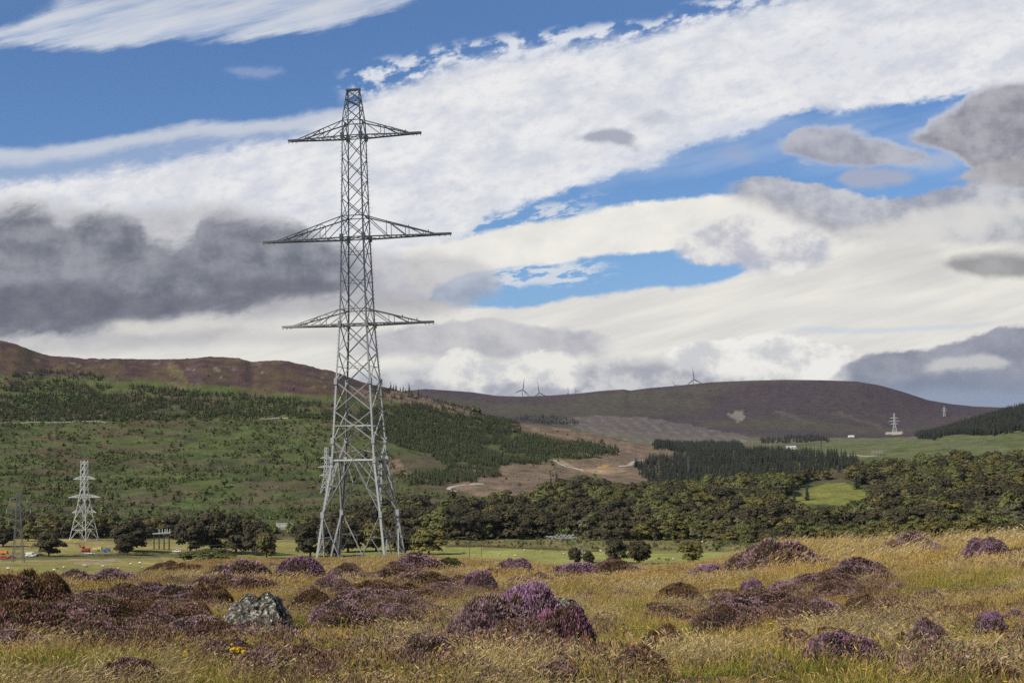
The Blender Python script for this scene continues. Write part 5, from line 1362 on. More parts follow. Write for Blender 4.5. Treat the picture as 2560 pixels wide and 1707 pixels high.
# poles and wires
def pole(px, py, hpx, m, label, rmin, rmax, arm=.0, extra=None, rad=.14):
    P, r_ = hit(px, py, rmin, rmax); h = size_at(r_, hpx); e = empty('power_pole', (P[0], P[1], P[2] - .3), 0.1, label, 'pole')
    b = MB(); b.cyl((0, 0, 0), (.0, 0, h + .3), rad, rad * .75, 10); b.build('pole_shaft', m, e)
    if arm > 0:
        b = MB(); b.bar((-arm, 0, h - .25), (arm, 0, h - .25), .12); b.build('crossbar', m, e)
        for s in (-1, 0, 1):
            b = MB(); b.cyl((s * arm * .92, 0, h - .2), (s * arm * .92, 0, h + .15), .06, .04, 8); b.build('insulator', PORC, e)
    if extra: b = MB(); b.box((-.9, -.3, h * .55), (-.15, .3, h * .72)); b.build('transformer', GREYM, e)
    return np.array([P[0], P[1], P[2] + h - .1])
W1 = pole(893, 1402, 66, WOOD_, 'pale wooden pole standing inside the feet of the big pylon', 560, 960, 1.1)
W2 = pole(1174, 1396, 44, DWOOD, 'taller of two dark poles at the near edge of the green field', 500, 900, 1.0)
W3 = pole(1204, 1397, 38, DWOOD, 'shorter of two dark poles at the near edge of the green field', 500, 900, .9)
W4 = pole(1459, 1413, 56, WOOD_, 'pale wooden pole with a small box between the two dark field trees', 480, 900, 0, True)
W5 = pole(152, 1352, 32, WOOD_, 'thin wooden pole between the old pylon and the pale lattice pylon', 700, 990, .8)
W6 = pole(640, 1420, 52, WOOD_, 'leaning grey stake in the bushes below the dense clump', 400, 900, 0, rad=.10)
def wires(A_, B_, offs, sag, label, rad=.022):
    rad = .016
    b = MB(); A_ = np.array(A_); B_ = np.array(B_)
    for o_ in offs:
        p0 = None
        for i in range(21):
            t = i / 20; p = lerp(A_, B_, t) + np.array([0, 0, -4 * sag * t * (1 - t)]) + np.array(o_)
            if p0 is not None: b.cyl(p0, p, rad, rad, 5, caps=False)
            p0 = p
    return tag(b.build('power_line', STEELD), label, 'wires')
wires(W1, W2, [(-1, 0, .2), (0, 0, .2), (1, 0, .2)], 1.2, 'thin wires from the pale pole at the big pylon to the dark poles', .03)
wires(W2, W4, [(-.9, 0, .1), (.9, 0, .1)], 1.4, 'thin wires from the dark poles to the pole between the field trees', .03)
L0, _ = hit(452, 1398, 560, 960)
wires(L0 + np.array([0, 0, 6.5]), W1, [(-1, 0, .2), (0, 0, .4), (1, 0, .2)], 1.0, 'thin wires passing in front of the dense tree clump', .03)
# buildings far off
HW = mat('whitewash', (.62, .60, .56), .8, var=.08, vscale=1); SL = mat('slate', (.14, .14, .15), .6); PINK = mat('faded_red_frame', (.36, .25, .24), .7)
def house(px, py, w, d, h, label, rmin, rmax, yaw=.2, wall=HW, roof=SL, name='farmhouse', win=True):
    P, r_ = hit(px, py, rmin, rmax); e = empty(name, (P[0], P[1], P[2] - .3), yaw, label, 'house' if name == 'farmhouse' else 'shed')
    b = MB(); b.box((-w / 2, -d / 2, 0), (w / 2, d / 2, h)); b.build('wall', wall, e)
    b = MB(); R_ = h + d * .38
    b.add([(-w / 2 - .3, -d / 2 - .3, h), (w / 2 + .3, -d / 2 - .3, h), (w / 2 + .3, d / 2 + .3, h), (-w / 2 - .3, d / 2 + .3, h), (-w / 2 - .3, 0, R_), (w / 2 + .3, 0, R_)], [(0, 1, 5, 4), (2, 3, 4, 5), (0, 4, 3), (1, 2, 5), (0, 3, 2, 1)])
    rf = b.build('roof', roof, e)
    if win:
        for s in (-1, 1):
            b = MB(); b.box((s * w * .38 - .35, -.35, R_ - .5), (s * w * .38 + .35, .35, R_ + .8)); b.build('chimney', wall, rf)
        for s in (-.3, 0, .3):
            b = MB(); b.box((s * w - .45, -d / 2 - .04, 1.1), (s * w + .45, -d / 2 + .02, 2.3)); b.build('window', GLASS, e)
    return e
house(1978, 1131, 16, 7, 3.2, 'long white cottage over the dark spruces in the middle distance', 2300, 3400, win=True, roof=STEELF)
house(2128, 1093, 16, 8, 3.0, 'low white-roofed shed below the little pale pylon', 2800, 4300, win=False, roof=HW, name='farm_shed')
house(2200, 1305, 9, 7, 4.5, 'pale house glimpsed among the trees below the knoll at the right', 900, 1500, wall=CREAM, yaw=.5)
P, r_ = hit(2193, 1138, 1500, 2600); e = empty('portal_frame', tuple(P), .1, 'open reddish shed frame with pale posts beyond the right wood', 'shed frame')
wq = size_at(r_, 24); hq = size_at(r_, 10)
b = MB()
for s in (-1, -.33, .33, 1):
    for y_ in (-3, 3): b.bar((s * wq / 2, y_, 0), (s * wq / 2, y_, hq), .35)
b.build('post', PINK, e); b = MB(); b.box((-wq / 2, -3.3, hq * .55), (wq / 2, -3.05, hq * .8)); b.box((-wq / 2, -3.2, hq), (wq / 2, 3.2, hq + .4)); b.build('rail', PINK, e)

# ------------------------------------------------------------------ sheep
WOOL = mat('wool', (.58, .54, .46), .95, var=.15, vscale=6, bump=.6, bscale=14); FACE = mat('sheep_face', (.05, .045, .04), .8); BROWNW = mat('brown_wool', (.10, .06, .04), .95)
def sheep_mesh(wool, graze):
    bm = bmesh.new()
    def ell(c, s, rot=0, mi=0, sub=2):
        r_ = bmesh.ops.create_icosphere(bm, subdivisions=sub, radius=1); M_ = Matrix.Translation(c) @ Matrix.Rotation(rot, 4, 'Y') @ Matrix.Diagonal((*s, 1))
        bmesh.ops.transform(bm, matrix=M_, verts=r_['verts'])
        for v in r_['verts']:
            for f in v.link_faces: f.material_index = mi
    ell((0, 0, .66), (.56, .27, .27)); ell((-.28, 0, .68), (.27, .25, .26)); ell((.32, 0, .70), (.26, .23, .25))
    hz = .36 if graze else .92
    ell((.58, 0, (.70 + hz) / 2), (.20, .12, .15), .7 if graze else -.8)
    ell((.72, 0, hz), (.17, .075, .09), .7 if graze else .3, 1)
    for s in (-1, 1): ell((.62, s * .11, hz + .06), (.035, .08, .025), 0, 1, 1)
    for x_ in (-.34, .34):
        for s in (-1, 1):
            r_ = bmesh.ops.create_cone(bm, segments=7, radius1=.035, radius2=.06, depth=.48, cap_ends=True)
            bmesh.ops.translate(bm, verts=r_['verts'], vec=(x_, s * .13, .24))
            for v in r_['verts']:
                for f in v.link_faces: f.material_index = 1
    ell((-.58, 0, .60), (.05, .05, .13))
    me = bpy.data.meshes.new('sheep'); bm.to_mesh(me); bm.free(); me.materials.append(wool); me.materials.append(FACE); return me
SH = [sheep_mesh(WOOL, True), sheep_mesh(WOOL, False)]; SHB = sheep_mesh(BROWNW, True)
pts = [(211, 1417), (216, 1418), (258, 1419), (297, 1425), (327, 1413), (350, 1411), (413, 1408), (143, 1423), (160, 1422), (188, 1358), (90, 1441), (392, 1428), (430, 1421), (355, 1423), (402, 1430), (242, 1352), (135, 1428), (64, 1432), (20, 1425),
       (1249, 1388), (1353, 1382), (1502, 1380), (1410, 1387), (1683, 1401), (1502, 1408), (1311, 1378), (1288, 1391), (1160, 1384), (1498, 1347), (1844, 1368), (1756, 1357), (1766, 1360)]
for k, (a, b_) in enumerate(pts):
    P, r_ = hit(a, b_, 480, 990); o = link('sheep', SH[k % 2]); o.location = (P[0], P[1], P[2] - .02); o.rotation_euler = (0, 0, rng.uniform(0, 6.28)); s = rng.uniform(1.15, 1.4); o.scale = (s, s, s)
    z_ = 'in the left pasture below the machines' if a < 600 else 'in the green field between the big pylon and the field trees' if b_ > 1372 else 'in the rough strip beyond the green field'
    tag(o, 'pale woolly sheep grazing %s' % z_, 'sheep', 'sheep %s' % z_)
for k, (a, b_) in enumerate([(1647, 1399), (1665, 1401), (1672, 1402)]):
    P, r_ = hit(a, b_, 480, 990); o = link('sheep', SHB); o.location = tuple(P); o.rotation_euler = (0, 0, k * 1.1); o.scale = (1.3, 1.3, 1.3)
    tag(o, 'dark brown sheep at the right end of the green field', 'sheep', 'brown sheep at the right end of the green field')
# sagging black wire netting between bent stakes, on the left of the moor
for k, (x0_, x1_, yy_, yb_) in enumerate([(178, 268, 1432, 1448), (280, 368, 1432, 1445)]):
    A_, r1 = hit(x0_, yb_ + 8, 60, 180); e = empty('wire_hurdle', tuple(A_), 0, 'thin black wire hoop sagging over the left pasture edge, %s one of two' % ('left', 'right')[k], 'wire hurdle')
    def W_(px, py): d = ray(px, py); return d / math.hypot(d[0], d[1]) * r1 - A_
    for sx, ex in ((x0_, 3), (x1_, -2)):
        b = MB(); b.cyl(W_(sx, yb_ + 14), W_(sx, yy_ + 1), .035, n=6); b.cyl(W_(sx, yy_ + 1), W_(sx + ex * 1.5, yy_ - 2), .035, n=6); b.build('stake', DWOOD, e)
    b = MB(); p0 = None
    for i in range(19):
        t = i / 18; p = W_(lerp(x0_ + 3, x1_ - 3, t), yy_ - 2 + (5, 3)[k] * math.sin(PI * t) ** .8 + 2.5 * t * (1 - k))
        if p0 is not None: b.cyl(p0, p, .032, n=6)
        if i % 3 == 1: b.cyl(p - [.05, 0, .04], p + [.05, 0, .05], .055, n=6)
        p0 = p
    b.build('wire', DWOOD, e)
# ------------------------------------------------------------------ heather
HEATH = mat('heather_sprigs', attr='tint', rough=.85, objvar=.16, spec=.15, trans=.10)
HCORE = mat('heather_stems', (.040, .026, .018), .95, var=.5, vscale=18, bump=1.0, bscale=22)
def heather_mesh(name, seed, fl, fl2, stem, dens, share, lump=.35, n=9500):
    """unit mound (radius 1, height 1): dense short upright sprigs over a lumpy dome of woody stems"""
    r = np.random.default_rng(seed)
    a = r.uniform(0, 2 * PI, n); q = np.sqrt(r.uniform(0, 1, n))
    ex = r.uniform(0, 100)
    def dome(xx, yy):
        rr = np.hypot(xx, yy); th = np.arctan2(yy, xx)
        edge = 1 + .28 * (fbm(np.cos(th) * 1.5 + ex, np.sin(th) * 1.5, 3, seed) - .5) * 2
        base = np.clip(1 - (rr / edge) ** 2.2, 0, 1) ** .8
        l_ = fbm(xx * 2.1 + ex, yy * 2.1, 3, seed + 3)
        return base * (1 - lump + lump * 1.9 * l_), base
    X_ = q * np.cos(a) * 1.08; Y_ = q * np.sin(a) * 1.08; Zd, bs = dome(X_, Y_)
    ok = bs > .02; X_, Y_, Zd = X_[ok], Y_[ok], Zd[ok]; m = len(X_)
    e = .02; zx = (dome(X_ + e, Y_)[0] - Zd) / e; zy = (dome(X_, Y_ + e)[0] - Zd) / e
    Nn = np.stack([-zx * .5, -zy * .5, np.ones(m)], 1); Nn /= np.linalg.norm(Nn, axis=1, keepdims=True)
    dirn = Nn * 1.3 + np.array([0, 0, .55]) + r.normal(0, .36, (m, 3)); dirn /= np.linalg.norm(dirn, axis=1, keepdims=True)
    L_ = r.uniform(.05, .14, m); w = r.uniform(.013, .026, m)
    patch = fbm(X_ * 3 + ex, Y_ * 3, 3, seed + 9)
    flower = (r.uniform(0, 1, m) < np.clip(share + (patch - .5) * 2.2, 0.03, .97))
    V = []; C = []
    base = np.stack([X_, Y_, Zd], 1) - dirn * .03
    side = np.cross(dirn, rdir(m, r)); side /= np.linalg.norm(side, axis=1, keepdims=True)
    tip = base + dirn * L_[:, None]; mid = base + dirn * (L_ * .5)[:, None]
    V = np.stack([base - side * (w * .35)[:, None], base + side * (w * .35)[:, None], mid + side * (w * .55)[:, None], mid - side * (w * .55)[:, None],
                  mid - side * (w * .75)[:, None], mid + side * (w * .75)[:, None], tip + side * (w * .3)[:, None], tip - side * (w * .3)[:, None]], 1)
    vr = r.uniform(.6, 1.35, (m, 1))
    fc = np.where(r.uniform(0, 1, (m, 1)) < .5, np.array(fl), np.array(fl2)) * vr
    sc_ = np.array(stem) * r.uniform(.6, 1.5, (m, 1))
    sc_ = np.where(r.uniform(0, 1, (m, 1)) < .22, sc_ * np.array([.8, 1.7, .8]), sc_)
    tc_ = np.where(flower[:, None], fc, sc_ * 1.35)
    Cc = np.stack([sc_, sc_, sc_, sc_, tc_ * .85, tc_ * .85, tc_, tc_], 1)
    F_ = (np.arange(m)[:, None, None] * 8 + np.array([[0, 1, 2, 3], [4, 5, 6, 7]])[None]).reshape(-1, 4)
    return fast_mesh(name, V.reshape(-1, 3), F_, [HEATH], cols=Cc.reshape(-1, 3)), dome
def core_mesh(name, dome):
    N_ = 30; V = []; Fq = []
    V.append((0, 0, float(dome(np.array([0.]), np.array([0.]))[0][0]) - .03))
    for i in range(1, 13):
        for k in range(N_):
            t = 2 * PI * k / N_; q = i / 12 * 1.05; x_, y_ = q * math.cos(t), q * math.sin(t)
            z_ = float(dome(np.array([x_]), np.array([y_]))[0][0]); V.append((x_, y_, z_ - .035 if z_ > .02 else -.10))
    for k in range(N_): Fq.append((0, 1 + k, 1 + (k + 1) % N_))
    for i in range(11):
        for k in range(N_): Fq.append((1 + i * N_ + k, 1 + (i + 1) * N_ + k, 1 + (i + 1) * N_ + (k + 1) % N_, 1 + i * N_ + (k + 1) % N_))
    return fast_mesh(name, np.array(V), Fq, [HCORE], smooth=True)
TONE = {
 'bright':  ((.31, .150, .25), (.42, .255, .345), (.115, .065, .045), .70),
 'mauve':   ((.31, .18, .20), (.42, .275, .29), (.13, .070, .048), .58),
 'dull':    ((.27, .15, .145), (.37, .235, .215), (.13, .068, .042), .45),
 'brown':   ((.21, .10, .078), (.29, .16, .135), (.11, .055, .030), .38),
 'magenta': ((.33, .13, .19), (.36, .17, .24), (.080, .040, .030), .50),
 'green':   ((.16, .10, .10), (.12, .10, .04), (.060, .055, .022), .25),
}
HM = {}
for k_, (a_, b_, s_, sh_) in TONE.items():
    HM[k_] = []
    for v in range(3 if k_ in ('bright', 'mauve', 'dull', 'brown') else 1):
        me, dm = heather_mesh('heather_' + k_, 700 + len(HM) * 7 + v, a_, b_, s_, 1, sh_, lump=(.35, .5, .42)[v]); HM[k_].append((me, core_mesh('heather_stems', dm)))
hcount = [0]; FOOT = []
def heather(px, pyb, wpx, hpx, tone_, label, group=None, v=None, depth=.72, rmax=170):
    """px, pyb: middle of the mound's foot in the photo; size as it shows there"""
    P, r_ = hit(px, pyb - hpx * .12, 7, rmax); w = size_at(r_, wpx) / 2 * 1.22; h = size_at(r_, hpx) * (1.12 if pyb > 1560 else 1.02)
    hcount[0] += 1; v = (hcount[0] * 5 + int(px)) % len(HM[tone_]) if v is None else v
    e = empty('heather', (P[0], P[1] + w * depth * .35, P[2] - h * .10), 0, label, 'heather', group)
    e.location.z = min(P[2], float(H(P[0], P[1] + w * depth * .35))) - h * .06
    e.scale = (w, w * depth, h); FOOT.append((e.location.x, e.location.y, w, w * depth))
    c = link('stems', HM[tone_][v][1], e); s = link('sprigs', HM[tone_][v][0], e); rz = rng.uniform(0, 6.28)
    c.rotation_euler = s.rotation_euler = (0, 0, rz)
    return e
HL = [ # x, foot y, width, height, tone, label, group
 (30, 1545, 180, 92, 'brown', 'large brown heather hummock at the left edge of the photo', 0),
 (96, 1525, 120, 82, 'brown', 'dark red-brown heather knob beside the left-edge hummock', 0),
 (178, 1478, 110, 40, 'mauve', 'purple heather mound under the left wire hoop', 0),
 (272, 1484, 125, 52, 'bright', 'bright purple heather mound under the right wire hoop', 0),
 (40, 1620, 220, 85, 'dull', 'broad dull heather drift low at the left edge', 0),
 (150, 1590, 190, 70, 'dull', 0, 1), (245, 1560, 150, 60, 'dull', 0, 1), (140, 1630, 200, 50, 'brown', 0, 1), (330, 1600, 150, 46, 'dull', 0, 1), (60, 1580, 150, 60, 'brown', 0, 1), (210, 1530, 120, 40, 'mauve', 0, 1),
 (305, 1520, 120, 48, 'dull', 0, 1), (375, 1512, 120, 44, 'mauve', 0, 1), (440, 1522, 150, 52, 'mauve', 0, 1), (345, 1565, 160, 50, 'brown', 0, 1), (430, 1570, 150, 52, 'dull', 0, 1), (400, 1540, 140, 40, 'dull', 0, 1), (255, 1500, 90, 22, 'brown', 0, 1),
 (245, 1625, 150, 42, 'mauve', 'pale mauve tuft below the left heather drift', 0),
 (590, 1475, 160, 64, 'mauve', 'purple-topped mound directly behind the lichened boulder', 0),
 (540, 1495, 130, 50, 'dull', 0, 2), (610, 1495, 150, 48, 'dull', 0, 2), (480, 1505, 90, 30, 'brown', 0, 2), (520, 1548, 120, 76, 'brown', 'dark heather leaning on the left side of the lichened boulder', 0),
 (476, 1565, 90, 50, 'brown', 0, 2), (556, 1606, 110, 44, 'brown', 'dark heather overlapping the lower left front of the lichened boulder', 0), (668, 1610, 90, 26, 'dull', 'small dull heather at the lower right front of the lichened boulder', 0), (455, 1440, 110, 26, 'brown', 'thin dark heather line on the brow left of the boulder', 0), (430, 1470, 110, 22, 'dull', 0, 2),
 (685, 1438, 80, 26, 'bright', 'small purple tuft on the brow left of the pylon feet', 0),
 (750, 1458, 120, 58, 'bright', 'rounded violet mound in front of the left pylon feet', 0),
 (806, 1436, 60, 26, 'mauve', 'small purple tuft at the very feet of the pylon on the left', 0),
 (828, 1492, 96, 44, 'mauve', 'round mauve cushion below the pylon, between grass strips', 0),
 (780, 1550, 100, 66, 'brown', 'dark round heather bush right of the lichened boulder', 0),
 (745, 1478, 80, 22, 'dull', 0, 2),
 (500, 1605, 220, 46, 'mauve', 'long mauve mound in the grass below the boulder', 0), (585, 1585, 130, 34, 'dull', 'low dull heather at the foot of the boulder', 0),
 (560, 1652, 120, 42, 'dull', 'heather clump behind the larger yellow flower', 0), (500, 1672, 90, 30, 'brown', 'small dark heather left of the yellow flowers', 0),
 (655, 1690, 130, 52, 'mauve', 'mauve clump low in the grass right of the yellow flower', 0), (745, 1672, 150, 44, 'dull', 'dull clump between the boulder and the bottom edge', 0), (820, 1700, 90, 34, 'mauve', 'mauve tuft cut by the bottom edge under the boulder', 0),
 (320, 1712, 150, 50, 'dull', 'dull heather cut by the bottom edge at left', 0), (140, 1712, 60, 30, 'brown', 'small dark tuft cut by the bottom edge at far left', 0),
 (1030, 1446, 150, 50, 'mauve', 'mauve-crowned mound just right of the pylon feet', 0),
 (1120, 1436, 90, 36, 'green', 'greenish heather mound on the brow right of the pylon', 0),
 (970, 1470, 150, 40, 'dull', 0, 3), (1060, 1482, 150, 44, 'dull', 0, 3), (930, 1498, 130, 40, 'brown', 0, 3), (1000, 1512, 150, 44, 'brown', 0, 3), (900, 1530, 150, 50, 'mauve', 0, 3), (960, 1548, 140, 44, 'dull', 0, 3), (1050, 1520, 130, 40, 'dull', 0, 3),
 (880, 1560, 110, 36, 'mauve', 0, 3), (1110, 1500, 110, 36, 'mauve', 0, 3), (1150, 1470, 90, 26, 'dull', 0, 3), (905, 1560, 60, 26, 'mauve', 0, 3),
 (990, 1565, 90, 40, 'mauve', 'mauve tuft at the lower tip of the central heather drift', 0), (1195, 1496, 90, 60, 'bright', 'rounded violet bush at the right end of the central heather drift', 0),
 (1282, 1448, 90, 46, 'bright', 'vivid purple mound standing alone beyond the central drift', 0), (1240, 1455, 70, 30, 'dull', 0, 4), (1300, 1474, 90, 28, 'mauve', 0, 4), (1345, 1466, 80, 28, 'mauve', 0, 4), (1390, 1462, 90, 24, 'mauve', 0, 4), (1340, 1450, 90, 18, 'dull', 0, 4),
 (1440, 1456, 130, 42, 'bright', 'broad purple mound below the pole between the field trees', 0), (1535, 1452, 120, 44, 'dull', 'dull rounded mound below the field tree pair', 0), (1595, 1446, 70, 20, 'mauve', 'small mauve tail right of the dull rounded mound', 0),
 (1235, 1628, 210, 104, 'mauve', 'left flank of the biggest heather mound in the near middle', 0), (1318, 1604, 170, 112, 'bright', 'purple crown of the biggest heather mound beside the flat stone', 0),
 (1400, 1650, 150, 116, 'magenta', 'deep magenta heather at the right of the biggest mound', 0), (1300, 1652, 180, 80, 'dull', 'dull front of the biggest heather mound', 0), (1180, 1610, 110, 66, 'mauve', 'grey-mauve left end of the biggest heather mound', 0), (1446, 1604, 80, 44, 'mauve', 'mauve heather hanging under the flat stone', 0),
 (1068, 1668, 140, 66, 'mauve', 'separate round mauve mound left of the biggest mound', 0), (1512, 1600, 44, 24, 'mauve', 'tiny mauve tuft right of the biggest mound', 0),
 (1390, 1705, 110, 40, 'mauve', 'pale mauve tuft near the bottom edge right of centre', 0), (1600, 1690, 110, 60, 'dull', 'dull heather near the bottom edge, left part of a dark pair', 0), (1660, 1655, 110, 66, 'brown', 'dark heather with grass stalks, right part of a dark pair', 0),
 (1700, 1516, 110, 46, 'brown', 'dark purple cushion alone in the grass right of centre', 0), (1660, 1570, 120, 44, 'dull', 'thin dull heather below the dark purple cushion', 0), (1640, 1535, 60, 26, 'dull', 'thin heather left of the dark purple cushion', 0),
 (1772, 1462, 90, 42, 'bright', 'bright violet mound left of the tall hummock on the right brow', 0), (1950, 1438, 190, 78, 'mauve', 'tall purple hummock on the right brow', 0), (1880, 1432, 110, 46, 'dull', 'left shoulder of the tall hummock on the right brow', 0), (1990, 1445, 150, 56, 'dull', 'russet front of the tall hummock on the right brow', 0),
 (2075, 1442, 120, 36, 'mauve', 0, 5), (2150, 1458, 150, 48, 'mauve', 'flat-topped purple mound right of the tall hummock', 0), (2100, 1475, 120, 34, 'dull', 0, 5), (2215, 1462, 80, 28, 'mauve', 0, 5), (2050, 1470, 130, 34, 'dull', 0, 5), (2085, 1500, 90, 40, 'dull', 0, 5), (2020, 1480, 90, 30, 'mauve', 0, 5),
 (1882, 1500, 60, 44, 'bright', 'small violet ball of heather on top of the right drift', 0), (1970, 1502, 100, 44, 'mauve', 'mauve dome beside the small violet ball', 0), (1930, 1540, 170, 54, 'dull', 0, 6), (1850, 1560, 170, 56, 'mauve', 0, 6), (1990, 1550, 120, 46, 'dull', 0, 6), (1800, 1562, 90, 40, 'mauve', 0, 6), (1900, 1575, 160, 46, 'dull', 0, 6),
 (2280, 1390, 120, 46, 'mauve', 'mauve dome on the skyline at right, left of a fainter one', 0), (2340, 1394, 70, 28, 'bright', 'violet skirt of the right skyline dome', 0), (2390, 1378, 110, 26, 'dull', 'faint dull heather on the right skyline', 0),
 (2475, 1408, 100, 54, 'bright', 'vivid purple round bush on the right skyline', 0), (2545, 1400, 70, 26, 'dull', 'dull tuft at the right edge on the skyline', 0), (2545, 1430, 60, 18, 'dull', 'low tuft at the right edge below the skyline', 0),
 (2240, 1545, 110, 42, 'dull', 'dull heather around the half-buried grey stone', 0), (2160, 1530, 70, 36, 'brown', 'dark scrubby heather left of the half-buried grey stone', 0), (2295, 1530, 60, 26, 'brown', 'dark tuft right of the half-buried grey stone', 0),
 (1985, 1640, 90, 56, 'dull', 'dull upright clump left of the bright near mound', 0), (2110, 1662, 170, 68, 'bright', 'bright purple near mound low at the right', 0), (2180, 1655, 80, 40, 'dull', 'dark right end of the bright near mound', 0), (2070, 1600, 80, 26, 'dull', 'faint dull tuft above the bright near mound', 0),
 (2320, 1620, 90, 52, 'mauve', 'mauve upright clump in the right grass', 0), (2270, 1618, 70, 30, 'brown', 'dark low clump left of the mauve upright one', 0), (2480, 1608, 90, 56, 'bright', 'bright purple clump near the right edge', 0), (2540, 1568, 60, 32, 'mauve', 'small mauve clump at the right edge', 0), (2545, 1660, 80, 28, 'dull', 'dull low clump at the lower right edge', 0), (2500, 1706, 120, 34, 'brown', 'dark russet clump in the lower right corner', 0),
]
GR = {1: 'dull heather merging in the drift at the left', 2: 'dark heather around the lichened boulder', 3: 'heather merging in the central drift right of the pylon', 4: 'low heather beyond the central drift', 5: 'low heather spreading right of the tall hummock', 6: 'heather merging in the right drift below the tall hummock'}
GW = {1: '%s cushion merging into the heather drift at the left', 2: '%s cushion crowding round the lichened boulder', 3: '%s cushion merging into the central heather drift right of the pylon', 4: '%s low cushion in the row beyond the central drift', 5: '%s low cushion spreading right of the tall hummock', 6: '%s cushion merging into the right drift below the tall hummock'}
for (a, b_, c_, d_2, t_, lb, g) in HL:
    lab = lb or GW[g] % {'dull': 'dull pink', 'brown': 'red-brown', 'mauve': 'mauve'}[t_]
    heather(a, b_, c_, d_2, t_, lab, (GR[g] + ', ' + t_) if g else None)

# more cushions that close the gaps in the drifts
r_f = np.random.default_rng(5)
for (x0, x1, y0, y1, n_, g, tw) in ((0, 470, 1500, 1640, 40, 1, ('dull', 'brown', 'mauve')), (400, 900, 1430, 1560, 24, 2, ('dull', 'mauve', 'brown')), (850, 1220, 1440, 1570, 34, 3, ('dull', 'mauve', 'mauve')), (1780, 2080, 1500, 1590, 16, 6, ('dull', 'mauve')), (1990, 2240, 1440, 1500, 10, 5, ('dull', 'mauve'))):
    for k in range(n_):
        a, b_ = r_f.uniform(x0, x1), r_f.uniform(y0, y1); t_ = tw[k % len(tw)]; w_ = r_f.uniform(60, 140) * (.55 + (b_ - 1430) / 260)
        if g == 2 and 520 < a < 740 and b_ > 1460: continue
        heather(a, b_, w_, w_ * r_f.uniform(.26, .42), t_, GW[g] % {'dull': 'dull pink', 'brown': 'red-brown', 'mauve': 'mauve'}[t_], GR[g] + ', ' + t_)
for (a, b_, w_) in ((597, 1655, .30), (467, 1662, .22), (636, 1592, .55), (1412, 1570, .3), (2238, 1515, .35), (2190, 1510, .2), (484, 1560, .2)):
    P_, r_ = hit(a, b_, 7, 60); FOOT.append((P_[0], P_[1] + .1, w_, w_ * .8))
def clear_of(x, y, k=.86):
    F_ = np.array(FOOT); ok = np.ones(len(x), bool)
    for (a, b, c, d) in F_: ok &= ((x - a) / (c * k)) ** 2 + ((y - b + .45 * d) / (d * 1.25)) ** 2 > 1
    return x[ok], y[ok]
# ------------------------------------------------------------------ foreground: grasses
def blades(r, n, h0, h1, spread, w, lean, col0, col1, segs=2, bend=.35):
    V = []; C = []; Fq = []
    for i in range(n):
        a = r.uniform(0, 2 * PI); q = spread * math.sqrt(r.uniform()); bx, by = q * math.cos(a), q * math.sin(a)
        h = r.uniform(h0, h1); d = r.uniform(0, 2 * PI); lx = lean + r.normal() * .22; ly = r.normal() * .22
        bd = bend * r.uniform(.3, 1.3); f = r.uniform(0, PI); ww = w * r.uniform(.7, 1.3)
        cx, cy = math.cos(f) * ww / 2, math.sin(f) * ww / 2
        c0 = np.array(col0) * r.uniform(.7, 1.2); c1 = np.array(col1) * r.uniform(.75, 1.25)
        b = len(V)
        for s in range(segs + 1):
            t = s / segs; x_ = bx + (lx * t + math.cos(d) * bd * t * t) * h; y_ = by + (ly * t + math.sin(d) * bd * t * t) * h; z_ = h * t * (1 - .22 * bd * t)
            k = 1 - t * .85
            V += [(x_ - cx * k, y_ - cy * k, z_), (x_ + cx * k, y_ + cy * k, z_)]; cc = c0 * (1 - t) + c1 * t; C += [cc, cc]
        for s in range(segs): Fq.append((b + 2 * s, b + 2 * s + 1, b + 2 * s + 3, b + 2 * s + 2))
    return V, Fq, C
def heads(r, n, h0, h1, spread, w, lean, cst, chd, hl=.07, hw=.003):
    V = []; C = []; Fq = []
    for i in range(n):
        a = r.uniform(0, 2 * PI); q = spread * math.sqrt(r.uniform()); bx, by = q * math.cos(a), q * math.sin(a)
        h = r.uniform(h0, h1); lx = lean + r.normal() * .16; ly = r.normal() * .16
        P0 = np.array([bx, by, 0.]); P1 = np.array([bx + lx * h * .45, by + ly * h * .45, h * .6]); P2 = np.array([bx + lx * h, by + ly * h, h])
        c = np.array(cst) * r.uniform(.8, 1.2); f = r.uniform(0, PI); s = np.array([math.cos(f), math.sin(f), 0]) * w / 2
        b = len(V); V += [P0 - s, P0 + s, P1 + s * .8, P1 - s * .8, P2 + s * .6, P2 - s * .6]; C += [c] * 6
        Fq += [(b, b + 1, b + 2, b + 3), (b + 3, b + 2, b + 4, b + 5)]
        dr = (P2 - P1); dr /= np.linalg.norm(dr); dr += np.array([lean * 1.4 + r.normal() * .2, r.normal() * .2, -.25]); dr /= np.linalg.norm(dr)
        L_ = hl * r.uniform(.6, 1.4); cd = np.array(chd) * r.uniform(.75, 1.3)
        for q2 in (0, 1):
            s2 = np.cross(dr, [0, 1, 0] if q2 else [1, 0, .3]); s2 /= np.linalg.norm(s2) + 1e-9; s2 *= hw * r.uniform(.7, 1.2)
            b = len(V); V += [P2 - dr * .01, P2 + dr * L_ * .4 + s2, P2 + dr * L_, P2 + dr * L_ * .4 - s2]; C += [cd] * 4; Fq.append((b, b + 1, b + 2, b + 3))
    return V, Fq, C
def tuft(name, seed, parts):
    r = np.random.default_rng(seed); V = []; Fq = []; C = []
    for fn, a in parts:
        v, f, c = fn(r, **a); b = len(V); V += v; Fq += [tuple(i + b for i in q) for q in f]; C += c
    return fast_mesh(name, np.array(V), np.array(Fq), [STALK], cols=np.array(C))
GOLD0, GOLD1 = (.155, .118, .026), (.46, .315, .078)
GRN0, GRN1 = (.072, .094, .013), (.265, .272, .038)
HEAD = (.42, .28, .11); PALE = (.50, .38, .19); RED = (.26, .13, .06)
NEAR = []; 
